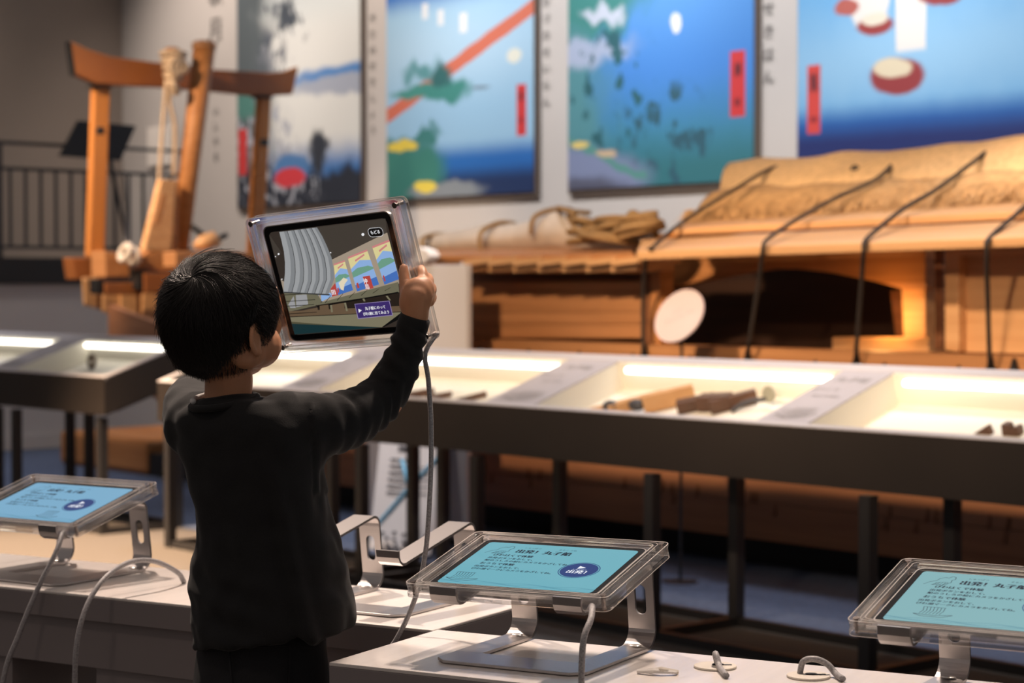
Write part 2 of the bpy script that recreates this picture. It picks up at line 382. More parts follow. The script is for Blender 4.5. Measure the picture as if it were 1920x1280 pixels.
prints = [
 (445, 675, (.80, .84, .84), [
   ('top', .50, .70, (.70, .80, .84), 0), ('e', .0, .47, .30, .12, .25, (.33, .36, .46), .18), ('n', .05, .46, .38, .13, 14, .52, (.10, .12, .17)), ('n', .15, .56, .45, .1, 20, .60, (.10, .12, .17)),
   ('e', .95, .385, .55, .03, .4, (.07, .25, .62), .06), ('e', 1.0, .36, .55, .03, .3, (.40, .46, .58), .08), ('e', .42, .6, .10, .05, .2, (.06, .08, .11), .3),
   ('v', .10, .22, (.05, .20, .55), .05), ('left', .12, .42, (.10, .13, .15), .35), ('n', .2, .15, .3, .2, 22, .53, (.42, .46, .55)), ('v', .08, .15, (.022, .03, .05), .30),
   ('n', .35, .08, .35, .12, 26, .55, (.40, .44, .52)), ('e', .68, .17, .06, .07, .3, (.03, .04, .06), .2), ('e', .46, .11, .15, .05, .2, (.08, .22, .50), .05), ('e', .45, .085, .13, .030, .15, (.66, .05, .07), .04), ('left', .0, .20, (.12, .2, .2), .0) if False else ('e', .06, .33, .15, .04, .5, (.08, .24, .22), .1),
   ('r', .01, .105, .085, .255, .03, RED, 0)]),
 (725, 1000, (.33, .58, .82), [
   ('top', .52, .60, (.03, .16, .55), .03), ('e', .5, .42, .7, .10, .9, (.42, .64, .84), 0), ('b', 0, .245, 1.01, .505, .022, .12, (.62, .17, .11), .02),
   ('e', .27, .31, .22, .018, .3, (.06, .28, .25), .08), ('e', .42, .30, .17, .032, .25, (.05, .26, .24), .10), ('e', .25, .37, .10, .03, .6, (.10, .30, .34), .25), ('e', .39, .345, .07, .03, .3, (.03, .14, .15), .15),
   ('v', .10, .165, (.02, .15, .50), .01), ('v', .035, .095, (.012, .035, .12), .01), ('e', .0, .08, .42, .10, .15, (.045, .22, .19), .12), ('e', .28, .165, .1, .03, .4, (.05, .22, .22), .3),
   ('e', .42, .015, .25, .028, .25, (.24, .28, .32), .08), ('e', .12, .155, .11, .018, .15, (.78, .62, .09), .06), ('e', .28, .033, .08, .018, .15, (.80, .66, .10), .04),
   ('r', .26, .515, .30, .56, .06, (.75, .8, .85), 0), ('r', .37, .49, .41, .535, .06, (.75, .8, .85), 0), ('r', .52, .46, .57, .515, .06, (.8, .83, .85), 0), ('e', .88, .375, .05, .02, .15, (.75, .78, .7), .02), ('e', .66, .30, .06, .006, .4, (.2, .3, .4), .02),
   ('r', .895, .155, .955, .295, .03, RED, 0), ('r', .912, .25, .936, .275, .4, (.12, .02, .03), .02), ('r', .914, .19, .936, .205, .4, (.25, .02, .03), .02)]),
 (1065, 1412, (.065, .26, .72), [
   ('e', .45, .5, .8, .12, .9, (.10, .32, .75), 0), ('v', .10, .30, (.05, .24, .38), .08), ('left', .05, .36, (.09, .28, .33), .30), ('e', .05, .52, .42, .12, .3, (.05, .25, .24), .25), ('e', .1, .36, .25, .03, .5, (.40, .48, .66), .15),
   ('v', .03, .16, (.035, .18, .22), .06), ('n', .2, .25, .3, .2, 12, .58, (.025, .12, .15)), ('n', .55, .12, .25, .14, 14, .57, (.03, .11, .16)), ('e', .0, .02, .45, .085, .2, (.22, .27, .44), .06), ('e', .05, -.01, .30, .04, .4, (.10, .11, .17), .05),
   ('b', 0, .13, .45, .02, .010, .6, (.10, .30, .27), .08), ('e', .60, .40, .028, .024, .12, (.82, .84, .85), .05), ('e', .2, .46, .12, .02, .4, (.55, .62, .75), .2), ('e', .07, .115, .05, .01, .3, (.75, .6, .2), .04), ('e', .22, .09, .06, .01, .3, (.6, .45, .3), .06),
   ('r', .885, .155, .96, .315, .03, RED, 0), ('r', .905, .255, .94, .285, .4, (.12, .02, .03), .03), ('r', .91, .18, .938, .20, .4, (.2, .02, .03), .03)]),
 (1495, 1977, (.15, .42, .76), [
   ('e', .5, .26, .8, .10, .9, (.30, .56, .82), .1), ('v', .11, .175, (.022, .12, .42), .015), ('v', .07, .13, (.016, .03, .15), .015),
   ('e', .32, .40, .09, .08, .1, (.80, .77, .74), .02), ('e', .345, .335, .08, .022, .15, (.32, .05, .05), .02), ('e', .345, .35, .06, .014, .15, (.78, .72, .6), .02), ('r', .435, .27, .56, .6, .05, (.83, .80, .77), .01),
   ('e', .44, .215, .115, .042, .12, (.30, .045, .05), .03), ('e', .42, .235, .08, .022, .15, (.75, .66, .48), .03), ('e', .63, .385, .10, .025, .15, (.30, .045, .05), .03), ('e', .22, .385, .05, .02, .15, (.45, .12, .1), .03),
   ('r', .045, .10, .105, .26, .03, (.66, .07, .06), 0), ('r', .055, .20, .09, .24, .4, (.16, .03, .04), .03), ('r', .06, .125, .09, .14, .4, (.3, .03, .04), .03)]),
]
pl = ['pale grey and blue landscape print, leftmost of the wall prints, behind the wooden gate',
      'light blue lake print with a coral diagonal band, above the held tablet',
      'deep blue lake print with green shore, between the coral band print and the boat roof',
      'blue and navy print with cream sails above the straw roof, rightmost on the wall']
for i, (a, b, base, layers) in enumerate(prints):
    xa, xb = MQ(a, 300, 4.462).x, MQ(b, 300, 4.462).x
    if i == 3: xb = xa + 1.67
    z0, z1 = 1.79, 4.30
    t = thing('wall_print', ((xa + xb) / 2, 4.5, z0), pl[i], 'print', MF, 'lake landscape prints on the wall')
    part(G().bx(xa - .01, xb + .035, 4.472, 4.498, z0 - .03, z1), 'backing_board', mat('print_edge', (.10, .075, .06), .6), t)
    o = part(G().add([(xa, 4.462, z0), (xb, 4.462, z0), (xb, 4.462, z1), (xa, 4.462, z1), (xa, 4.475, z0), (xb, 4.475, z0), (xb, 4.475, z1), (xa, 4.475, z1)],
         [(0, 1, 2, 3), (7, 6, 5, 4), (0, 4, 5, 1), (1, 5, 6, 2), (2, 6, 7, 3), (3, 7, 4, 0)]), 'printed_panel', paint('print_paint', base, layers), t)
    uvl = o.data.uv_layers.new(name='UVMap'); bx_ = BASE[t.name]
    for p in o.data.polygons:
        for li in p.loop_indices:
            v = o.data.vertices[o.data.loops[li].vertex_index].co + bx_
            uvl.data[li].uv = ((v.x - xa) / (xb - xa), (v.z - z0) / (z1 - z0))
def vtext(body, px, py, size, label, q=4.492, m='inkgrey', step=1.25):
    p = MQ(px, py, q); g = G(); R = Matrix(((1, 0, 0, 0), (0, 0, -1, 0), (0, 1, 0, 0), (0, 0, 0, 1)))
    for i, ch in enumerate(body):
        letters(g, ch, p.x, p.z - i * size * step, size, 0, 'CENTER', Matrix.Translation((0, q, 0)) @ R, bold=size * .012)
    o = part(g, 'wall_lettering', M[m], frame=MF, base=(p.x, q, p.z - len(body) * size))
    return tag(o, label, 'lettering', 'vertical lettering beside the prints')
vtext('石山秋月', 403, -128, .22, 'dark vertical lettering on the wall left of the grey and blue print', step=1.35)
vtext('いしやま', 404, 215, .085, 'small faint vertical lettering under the dark characters left of the wall', step=1.5)
vtext('せたのせきしょう', 698, 40, .075, 'faint vertical lettering between the grey print and the coral band print', step=1.6)
vtext('あわづのせいらん', 1024, -20, .075, 'faint vertical lettering between the coral band print and the deep blue print', step=1.5)
vtext('やばせきはん', 1441, -60, .095, 'faint vertical lettering between the deep blue print and the rightmost print', step=1.45)
# ------------------------------------------------------------------ display cases
TILT = math.atan2(.163, .47)
def CT(x, t, n): return Vector((x, t * math.cos(TILT) - n * math.sin(TILT), .732 + t * math.sin(TILT) + n * math.cos(TILT)))
def cbox(g, x0, x1, t0, t1, n0, n1):
    return g.add([CT(*p) for p in ((x0, t0, n0), (x1, t0, n0), (x1, t1, n0), (x0, t1, n0), (x0, t0, n1), (x1, t0, n1), (x1, t1, n1), (x0, t1, n1))],
                 [(0, 3, 2, 1), (4, 5, 6, 7), (0, 1, 5, 4), (1, 2, 6, 5), (2, 3, 7, 6), (3, 0, 4, 7)])
DL = .50
def display_case(x0, x1, dividers, legs, label):
    t = thing('display_case', ((x0 + x1) / 2, .22, 0), label, 'display case', MF, 'slanted lit museum cases')
    part(G().prism([(x0, 0, .732 - .176), (x0, 0, .728), CT(x0, DL, -.006), CT(x0, DL, -.006) - Vector((0, 0, .17))], (.012, 0, 0)), 'end_panel', M['case'], t)
    part(G().prism([(x1 - .012, 0, .732 - .176), (x1 - .012, 0, .728), CT(x1 - .012, DL, -.006), CT(x1 - .012, DL, -.006) - Vector((0, 0, .17))], (.012, 0, 0)), 'end_panel', M['case'], t)
    part(G().bx(x0, x1, -.012, 0, .732 - .176, .728), 'front_panel', M['case'], t)
    g = G(); cbox(g, x0, x1, 0, DL, -.17, -.158); part(g, 'bottom_panel', M['case'], t)
    g = G(); cbox(g, x0, x1, DL - .008, DL, -.17, -.006); part(g, 'back_panel', M['case'], t)
    g = G(); cbox(g, x0 + .012, x1 - .012, .004, DL - .01, -.116, -.104); part(g, 'tray_floor', M['cream'], t)
    g = G(); cbox(g, x0, x1, -.013, .008, -.012, .003); part(g, 'front_rim', M['rim'], t)
    g = G(); cbox(g, x0, x1, DL - .055, DL, -.006, .003); part(g, 'back_rim', M['rim'], t, bevel=.002)
    for xe in (x0, x1 - .03):
        g = G(); cbox(g, xe, xe + .03, .008, DL - .055, -.006, .003); part(g, 'end_rim', M['rim'], t)
    g = G(); cbox(g, x0 + .012, x1 - .012, DL - .062, DL - .055, -.104, -.001); part(g, 'tray_back', M['cream'], t)
    edges = [x0 + .03]
    for (a, b) in dividers:
        g = G(); cbox(g, a, b, .008, DL - .055, -.004, .001); pt = part(g, 'divider_plate', M['plate'], t)
        for xx in (a, b - .006):
            g = G(); cbox(g, xx, xx + .006, .008, DL - .062, -.104, -.0045); part(g, 'tray_side', M['cream'], t)
        g = G(); R = random.Random(int(a * 100)); w = b - a                # sketch and lettering printed on the plate
        A = Matrix.Translation(CT(a, .02, .0016)) @ Matrix.Rotation(TILT, 4, 'X')
        st_ = len(g.v)
        for k in range(5):
            yy = .03 + k * .014; line2(g, [(w * .12, yy), (w * .35, yy - .012 + .003 * k), (w * .8, yy + .004 * k)], .0028)
        for k in range(7): line2(g, [(w * (.3 + .06 * k), .03), (w * (.36 + .06 * k), .11)], .0024)
        line2(g, [(w * .15, .05), (w * .45, .02), (w * .88, .07)], .006)
        letters(g, '丸子船', w * .5, .33, .045, 0, 'CENTER'); letters(g, 'のつくり', w * .3, .25, .028, 0, 'CENTER'); letters(g, '船大工の道具', w * .5, .20, .018, 0, 'CENTER')
        g.T(A, st_)
        part(g, 'plate_print', M['inkgrey'], t, kind='stuff')
        edges += [a, b]
    edges.append(x1 - .03)
    for a, b in zip(edges[::2], edges[1::2]):
        if b - a < .2: continue
        g = G(); g.tube([CT(a + .045, DL - .068, -.028), CT(b - .045, DL - .068, -.028)], .011, 10); part(g, 'led_strip', M['led'], t, True)
    for (x, y) in legs:
        top = .54 if y < .2 else .70
        part(G().bx(x - .02, x + .02, y, y + .04, 0, top), 'leg', M['leg'], t)
    fr = sorted(set(x for x, y in legs if y < .2)); 
    for a in fr: part(G().bx(a - .018, a + .018, .04, .40, 0, .03), 'floor_rail', M['leg'], t)
    for yy in (.01, .41): part(G().bx(min(fr), max(fr), yy, yy + .025, 0, .03), 'floor_rail', M['leg'], t)
    return t
fx = [.89 * k for k in range(-2, 3)]
legs = [(x, 0) for x in (1.78, .89 + 0, 0, -.89, -1.584 + .0 - .0, -1.778, -2.6, -3.0)] + [(x, .4) for x in (1.78, .89, 0, -.89, -1.584, -1.778, -2.6, -3.0)]
display_case(-3.05, 3.1, [(-2.13, -1.88), (-.835, -.575), (.461, .664), (1.76, 1.96)], legs, 'long slanted dark display case with lit cream trays, right of the gap')
legs = [(x, y) for x in (-3.6, -4.45, -4.65, -5.5, -6.4) for y in (0, .4)]
display_case(-7.0, -3.52, [(-4.72, -4.47), (-6.1, -5.85)], legs, 'slanted dark display case with lit cream trays at the left, behind the boy')
# exhibits in the trays
def on_tray(x, t): return CT(x, t, -.104)
def tray_x(px, py):                                                # where the sight line meets the tray floor
    o = MFi @ Vector((0, 0, HC)); d = MFi.to_3x3() @ ray(px, py); n = Vector((0, -math.sin(TILT), math.cos(TILT))); p = CT(0, 0, -.104)
    q = o + d * ((p - o).dot(n) / d.dot(n)); v = q - p
    return q.x, v.dot(Vector((0, math.cos(TILT), math.sin(TILT))))
def exhibit(name, px, py, label, cat, build, m, tip=None, group='small exhibits lying in the lit trays'):
    x, tt = tray_x(px, py); tt = min(max(tt, .06), DL - .1); p = on_tray(x, tt)
    A = Matrix.Translation(p) @ Matrix.Rotation(TILT, 4, 'X')
    t = thing(name, p, label, cat, MF, group)
    g = build(); g.T(A); part(g, 'body' if name != 'wood_block' else 'block', m, t, smooth=False, bevel=.002)
    if tip: g = tip(); g.T(A); part(g, 'dark_tip' if 'tool' in name else 'handle', M['ink'], t, True)
def rz(a): return Matrix.Rotation(a, 3, 'Z')
M['w_ex'] = wood('exhibit_wood', (.62, .36, .17), (.45, .24, .10), sc=(8, 8, 8)); M['w_exd'] = wood('exhibit_dark_wood', (.12, .055, .03), (.06, .03, .018), sc=(8, 8, 8))
ex = lambda w, d, h, a=0, tilt=0: (lambda: G().box((0, 0, h / 2 + .004), (w, d, h), rz(a) @ Matrix.Rotation(tilt, 3, 'Y')))
exhibit('wooden_tool', 1150, 768, 'flat pale wooden tool with a black round tip, leftmost in the middle tray', 'tool', ex(.16, .035, .02, .9, 0), M['w_ex'], lambda: G().ell((.03, -.035, .03), (.034, .022, .020)))
exhibit('wooden_tool', 1195, 765, 'pale wooden tool with black tip, second from the left in the middle tray', 'tool', ex(.20, .035, .035, .9, 0), M['w_ex'], lambda: G().ell((.045, -.04, .03), (.036, .022, .02)))
exhibit('wood_block', 1258, 764, 'tall pale flat wood piece in the centre of the middle tray', 'wood piece', ex(.18, .03, .06, .8, 0), M['w_ex'])
exhibit('wood_block', 1308, 768, 'brown wood piece right of the tall pale piece', 'wood piece', ex(.13, .05, .04, .7), M['w_exd'])
exhibit('wood_block', 1345, 768, 'grey-brown notched wood piece near the middle tray centre right', 'wood piece', ex(.12, .05, .05, .2), M['w_exd'])
exhibit('wood_block', 1378, 766, 'slanted brown wood strip before the round disc', 'wood piece', ex(.16, .03, .045, .9), M['w_exd'])
exhibit('disc_tool', 1425, 768, 'round grey disc on a curved dark stick beside the second divider plate', 'tool', lambda: G().disc((.03, .03, .045), .028, .008, R=Matrix.Rotation(1.3, 3, 'X')), mat('disc_grey', (.30, .30, .24), .6), lambda: G().tube(bez([(-.09, -.04, .006), (-.04, -.01, .03), (.03, .03, .03)]), .008))
exhibit('wood_block', 1843, 815, 'small dark pointed wood piece in the right tray', 'wood piece', lambda: G().prism([(-.035, 0, 0), (.02, 0, .03), (.028, 0, 0)], (0, .02, 0)), M['w_exd'])
exhibit('wood_block', 1895, 818, 'dark notched wood piece at the far right of the right tray', 'wood piece', lambda: G().prism([(-.03, 0, 0), (-.027, 0, .035), (-.006, 0, .035), (0, 0, .015), (.012, 0, .028), (.028, 0, .03), (.028, 0, 0)], (0, .03, 0)), M['w_exd'])
exhibit('wood_block', 783, 744, 'low brown wood piece in the tray right of the cable', 'wood piece', ex(.14, .03, .02, .6), M['w_exd'])
exhibit('wood_block', 825, 747, 'flat brown wood strip left of the first divider plate', 'wood piece', ex(.10, .03, .015, .6), M['w_exd'])
exhibit('wood_block', 885, 750, 'short dark strip touching the first divider plate', 'wood piece', ex(.12, .03, .015, .9), M['w_exd'])
exhibit('ring_exhibit', 176, 690, 'small round dark ring standing in the left case', 'ring', lambda: G().torus((0, 0, .035), .028, .011, R=Matrix.Rotation(1.2, 3, 'X')), M['w_exd'])
# ------------------------------------------------------------------ boards and sign between the cases and the boat
a, b = MQ(875, 655, 1.0), MQ(875, 496, 1.0)
wb = thing('display_board', (a.x - .35, 1.01, 0), 'upright white board behind the case, beside the hand holding the tablet', 'board', MF)
part(G().bx(a.x - .75, a.x, 1.0, 1.03, .03, b.z), 'panel', M['white'], wb, bevel=.003)
part(G().bx(a.x - .72, a.x - .05, .98, 1.14, 0, .03), 'foot', M['leg'], wb)
p = MQ(792, 478, 1.0)
pf = part(G().prism([(p.x - .07, .985, p.z - .035), (p.x - .02, .985, p.z + .035), (p.x + .05, .985, p.z + .02), (p.x + .07, .985, p.z - .005), (p.x + .03, .985, p.z - .035)], (0, .06, 0)), 'folded_card', M['paper'], frame=MF, base=(p.x, 1.01, p.z - .03))
tag(pf, 'small bright folded card standing on top of the upright white board', 'card')
# leaning information board under the case
bd = thing('information_board', MQ(745, 1042, .62), 'leaning white information board with blue lines behind the case legs', 'board', MF)
def lean(u, v):                                                    # u 0..1, v 0..1 on the board
    a, b, c, d = MQ(690, 1042, .60), MQ(800, 1042, .60), MQ(842, 820, .95), MQ(714, 812, .95)
    return (a * (1 - u) + b * u) * (1 - v) + (d * (1 - u) + c * u) * v
part(G().prism([lean(0, 0), lean(1, 0), lean(1, 1.1), lean(0, 1.1)], (0, .02, .006)), 'panel', M['white'], bd)
g = G(); nn = Vector((0, -.003, .001))
def bq(g, u0, v0, u1, v1): g.add([lean(u0, v0) + nn, lean(u1, v0) + nn, lean(u1, v1) + nn, lean(u0, v1) + nn], [(0, 1, 2, 3)])
for i in range(6): bq(g, .2, .50 + i * .055, .47, .515 + i * .055)
for i in range(5): bq(g, .65, .50 + i * .055, .85, .51 + i * .055)
for i in range(60):
    u, v = random.uniform(.08, .92), random.uniform(.02, .2) * random.uniform(.4, 1); bq(g, u, v, u + .06, v + .02)
bq(g, .3, .86, .55, .9)
part(g, 'printed_text', M['ink'], bd, kind='stuff')
g = G()
for (a_, b_) in (((.05, .2), (.55, .55)), ((.38, .78), (.55, .55)), ((.55, .55), (.95, .85))):
    A_, B_ = lean(*a_) + nn * 1.5, lean(*b_) + nn * 1.5; g.tube([A_, B_], .009, 6)
part(g, 'blue_lines', M['blueline'], bd)
p = MQ(1275, 593, .95)
rs = thing('round_sign', (p.x, .95, 0), 'round white sign with pink lettering standing before the dark cabin opening', 'sign', MF)
tc = (MFi @ Vector((0, 0, HC)) - p).normalized(); rt = (MFi.to_3x3() @ Vector((1, 0, 0)))
nS = (tc * .64 + rt * (-.60) + Vector((0, 0, .47))).normalized(); Rq = Matrix.Translation(p) @ nS.to_track_quat('Z', 'Y').to_matrix().to_4x4()
g = G().disc((0, 0, 0), .114, .006, 40).T(Rq); part(g, 'disc', mat('sign_white', (.50, .46, .44), .6), rs)
g = G().torus((0, 0, .006), .112, .003, k=40).T(Rq); part(g, 'pink_edge', mat('pink_pale', (.70, .50, .48), .6), rs)
lx = rt - nS * rt.dot(nS); lx.normalize(); ly_ = nS.cross(lx); A = Matrix(((lx.x, ly_.x, nS.x, p.x), (lx.y, ly_.y, nS.y, p.y), (lx.z, ly_.z, nS.z, p.z), (0, 0, 0, 1)))
g = G(); letters(g, 'さわらないでね', 0, -.012, .020, .0068, 'CENTER'); letters(g, 'おねがい', 0, .02, .014, .0068, 'CENTER'); g.T(A); part(g, 'pink_lettering', M['pink'], rs)
part(G().tube([(p.x, .955, 0), (p.x, .96, p.z - .08)], .006), 'stem', M['leg'], rs)
part(G().disc((p.x, .955, 0), .07, .01), 'foot', M['leg'], rs)
# ------------------------------------------------------------------ the wooden boat
M['w_inner_shade'] = wood('cedar_in_shade', (.045, .018, .008), (.03, .012, .006))  # near-black wood: the shade inside the cabin is put into its colour
boat = thing('wooden_boat', (-2, 2.35, 0), 'large old wooden cargo boat of orange cedar with straw roof, behind the display cases', 'boat', MF)
def hy(x, z):                                                      # near side of the hull in plan and section
    e = max(0, -x - 4.6); return 1.30 + .10 * e ** 1.6 + .16 * (1 - min(1, max(0, z) / .9)) ** 2
def zs(x): return .79 + .042 * max(0, -x - 3.2) ** 1.6             # sheer
XS = [-6.2 + 10.4 * i / 40 for i in range(41)]
def strake(za, zb, far=False, x0=0, x1=40, m=None):
    g = G(); rings = []
    for i in range(x0, x1 + 1):
        x = XS[i]; kz = .13 + .26 * max(0, -x - 4.2) ** 1.3; A = kz + (zs(x) - kz) * za; B = kz + (zs(x) - kz) * zb; ya, yb = hy(x, A), hy(x, B)
        r = [Vector((x, ya, A)), Vector((x, yb, B)), Vector((x, yb + .05, B)), Vector((x, ya + .05, A))]
        if far: r = [Vector((p.x, 4.7 - p.y, p.z)) for p in reversed(r)]
        rings.append(r)
    g.loft(rings); return part(g, 'hull_plank', m or M['w_hull'], boat)
for za, zb in ((0, .235), (.24, .49), (.495, .745), (.75, .995)):
    strake(za, zb, x0=0, x1=17); strake(za, zb, x0=17, x1=40)
strake(0, .99, far=True)
g = G()
for i in range(130):                                               # iron nail marks
    x = random.uniform(-3, 3.5); f = random.choice((.2, .27, .45, .53, .72)); z = .13 + (zs(x) - .13) * f
    g.box((x, hy(x, z) - .001, z), (.012, .008, .05), Matrix.Rotation(.25, 3, 'Y'))
part(g, 'nail_mark', M['w_dark'], boat, kind='stuff')
part(G().bx(-6.4, 4.2, 1.62, 3.1, .006, .14), 'keel_block', M['black'], boat)
part(G().bx(-7.0, -5.9, 1.6, 2.6, .006, .22), 'stern_foot', M['w_orange'], boat, bevel=.03)
part(G().loft([[Vector((x, hy(x, 1) - .04, zs(x))), Vector((x, hy(x, 1) - .04, zs(x) + .115)), Vector((x, hy(x, 1) + .12, zs(x) + .115)), Vector((x, hy(x, 1) + .12, zs(x)))] for x in XS[6:]]), 'gunwale', M['w_panel'], boat)
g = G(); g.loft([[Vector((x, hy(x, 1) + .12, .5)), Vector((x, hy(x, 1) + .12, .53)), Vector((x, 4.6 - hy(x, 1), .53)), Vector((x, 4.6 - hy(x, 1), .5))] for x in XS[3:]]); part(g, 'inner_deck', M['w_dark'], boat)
for i in range(24):                                                # small black cleats on the gunwale
    x = -4.0 + i * .33
    part(G().prism([(x - .03, 1.25, .80), (x + .03, 1.25, .80), (x, 1.25, .87)], (0, .012, 0)), 'cleat', M['black'], boat)
def face(name, pts, q, th, m, bev=.004, par=None):                 # board with its face on the plane y=q
    return part(G().prism([MQ(x, y, q) for x, y in pts], (0, th, 0)), name, m, par or boat, bevel=bev)
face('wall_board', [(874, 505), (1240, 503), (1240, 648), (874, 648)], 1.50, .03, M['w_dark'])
# left wall of horizontal boards
for (ya, yb) in ((527, 546), (546, 584), (584, 608), (608, 634)):
    face('wall_board', [(876, ya + .3), (1203, ya + .3 + (ya - 527) * .0), (1203, yb - .2), (876, yb - .2)], 1.36, .03, M['w_panel'])
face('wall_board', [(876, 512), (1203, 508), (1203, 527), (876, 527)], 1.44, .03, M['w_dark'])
face('wall_post', [(1206, 470), (1218, 470), (1218, 644), (1206, 642)], 1.34, .07, M['w_dark'])
face('wall_post', [(1219, 464), (1238, 464), (1238, 646), (1219, 645)], 1.32, .08, M['w_orange'])
part(G().bx(-4.4, MQ(876, 500, 1.36).x, 1.5, 1.53, .9, 1.24), 'wall_board', M['w_dark'], boat)
# small stepped boards above the left wall
for i in range(7):
    x0 = 868 + i * 46
    face('shingle', [(x0, 487), (x0 + 52, 480), (x0 + 52, 493), (x0, 500)], 1.10 - .002 * i, .25, M['w_light'])
    face('shingle', [(x0, 500), (x0 + 50, 494), (x0 + 50, 505), (x0, 511)], 1.14 - .002 * i, .22, M['w_light'])
def slab(name, a, b, c, d, ya, yb, th, m):                         # sloped roof plank: outer edge a-b on y=ya, inner edge d-c on y=yb
    A, B, Cc, D = MQ(*a, ya), MQ(*b, ya), MQ(*c, yb), MQ(*d, yb)
    return part(G().prism([A, B, Cc, D], (0, 0, -th)), name, m, boat, bevel=.006)
slab('roof_plank', (818, 479), (1190, 476), (1180, 462), (822, 466), 1.12, 1.5, .03, M['w_orange'])
slab('roof_plank', (818, 466), (1190, 465), (1170, 452), (850, 455), 1.5, 1.9, .025, M['w_panel'])
# cabin opening: arched beam, posts, sill
arch = [(1238, 462), (1238, 547), (1300, 530), (1380, 513), (1440, 504), (1490, 503), (1560, 511), (1640, 527), (1697, 543), (1735, 543), (1735, 455)]
face('arched_beam', arch, 1.75, .07, M['w_orange'])
face('cabin_post', [(1690, 540), (1735, 540), (1735, 640), (1694, 640)], 1.78, .08, M['w_light'])
face('cabin_sill', [(1560, 632), (1742, 632), (1742, 662), (1560, 662)], 1.72, .10, M['w_light'])
face('inner_wall', [(1150, 440), (2000, 440), (2000, 690), (1150, 690)], 2.3, .03, M['w_inner_shade'])  # dark board across the opening, cabin shade painted in
face('cabin_post', [(1752, 456), (1768, 456), (1768, 656), (1752, 656)], 1.6, .05, M['w_dark'])
face('bracket', [(1668, 545), (1694, 540), (1694, 640), (1680, 640)], 1.9, .04, M['w_dark'])
# framed door panel at the right
dr = face('door_panel', [(1796, 480), (2080, 470), (2080, 668), (1796, 660)], 1.42, .03, M['w_light'])
for pts in ([(1771, 458), (1797, 458), (1797, 660), (1771, 657)], [(1797, 458), (2080, 440), (2080, 470), (1797, 480)]):
    face('door_frame', pts, 1.37, .06, M['w_light'], par=dr)
part(G().bx(MQ(2080, 500, 1.4).x, 4.0, 1.38, 1.42, .9, 1.45), 'wall_board', M['w_panel'], boat)
# roof: stepped planks
slab('roof_plank', (1193, 471), (2100, 436), (2100, 404), (1203, 449), .98, 1.28, .035, M['w_light'])
face('roof_step', [(1230, 446), (2100, 404), (2100, 383), (1262, 427)], 1.33, .03, M['w_post'])
slab('roof_plank', (1262, 428), (2100, 385), (2100, 366), (1276, 414), 1.27, 1.50, .03, M['w_light'])
face('roof_step', [(1290, 414), (2100, 368), (2100, 340), (1310, 395)], 1.56, .03, M['w_post'])
for px_, in ((1510,), (1745,)):
    face('roof_joint', [(px_, 440 - (px_ - 1200) * .035), (px_ + 4, 440 - (px_ - 1200) * .035), (px_, 425 - (px_ - 1200) * .04), (px_ - 4, 425 - (px_ - 1200) * .04)], 1.283, .006, M['w_dark'])
slab('roof_plank', (1315, 400), (2100, 340), (2100, 332), (1330, 395), 1.52, 3.2, .03, M['w_dark'])
# straw mats
def mat_sheet(name, low, high, qa, qb, bulge, th, m, n=48, k=9, seed=0):
    rings_t = []; g = G(); V = []
    def lerp(pl_, t):
        s = t * (len(pl_) - 1); i = min(int(s), len(pl_) - 2); f = s - i; return (pl_[i][0] * (1 - f) + pl_[i + 1][0] * f, pl_[i][1] * (1 - f) + pl_[i + 1][1] * f)
    for i in range(n + 1):
        t = i / n; a = MQ(*lerp(low, t), qa); b = MQ(*lerp(high, t), qb)
        for j in range(k + 1):
            u = j / k; p = a.lerp(b, u); p.z += bulge * math.sin(math.pi * u) + (noise.noise(Vector((p.x * 4, p.y * 4, seed))) * .022); p.y -= bulge * .6 * math.sin(math.pi * u); V.append(p)
    N_ = len(V); W_ = [p + Vector((0, .01, -th)) for p in V]; fs = []
    idx = lambda i, j: i * (k + 1) + j
    for i in range(n):
        for j in range(k):
            fs.append((idx(i, j), idx(i + 1, j), idx(i + 1, j + 1), idx(i, j + 1))); fs.append(tuple(N_ + q for q in (idx(i, j), idx(i, j + 1), idx(i + 1, j + 1), idx(i + 1, j))))
    bd_ = [idx(i, 0) for i in range(n + 1)] + [idx(n, j) for j in range(1, k + 1)] + [idx(i, k) for i in range(n - 1, -1, -1)] + [idx(0, j) for j in range(k - 1, 0, -1)]
    for a, b in zip(bd_, bd_[1:] + bd_[:1]): fs.append((b, a, a + N_, b + N_))
    g.add(V + W_, fs); return part(g, name, m, boat, True)
mat_sheet('straw_mat', [(1300, 404), (1500, 386), (1700, 371), (2100, 338)], [(1362, 352), (1500, 345), (1700, 338), (2100, 318)], 1.50, 1.78, .03, .05, M['straw2'], seed=3)
mat_sheet('straw_mat', [(1348, 372), (1400, 352), (1450, 358), (1500, 345), (1600, 347), (1700, 333), (1800, 332), (2100, 308)], [(1392, 318), (1480, 314), (1650, 301), (1800, 285), (1920, 270), (2100, 252)], 1.70, 2.3, .07, .04, M['straw'], seed=9)
mat_sheet('straw_mat', [(1392, 318), (2100, 252)], [(1400, 385), (2100, 330)], 2.3, 3.05, .05, .04, M['straw'], seed=5)
g = G()
for i in range(2600):                                              # straw fringe
    t = random.random(); px_ = 1285 + 820 * t; py_ = 403 - 66 * t + random.uniform(-34, 3) * (1 if t > .06 else .3)
    q = 1.48 + max(0, (400 - 62 * t - py_)) * .006; p = MQ(px_, py_, q - .035); L_ = random.uniform(.05, .11)
    d = Vector((random.uniform(-.5, .3), -.35, -.8 + random.uniform(-.3, .5))).normalized()
    s_ = Vector((.0025, 0, 0)); g.add([p - s_, p + s_, p + d * L_ + s_ * .3, p + d * L_ - s_ * .3, p + Vector((0, .003, 0))], [(0, 1, 2, 3), (0, 4, 1), (0, 3, 4), (1, 4, 2), (3, 2, 4)])
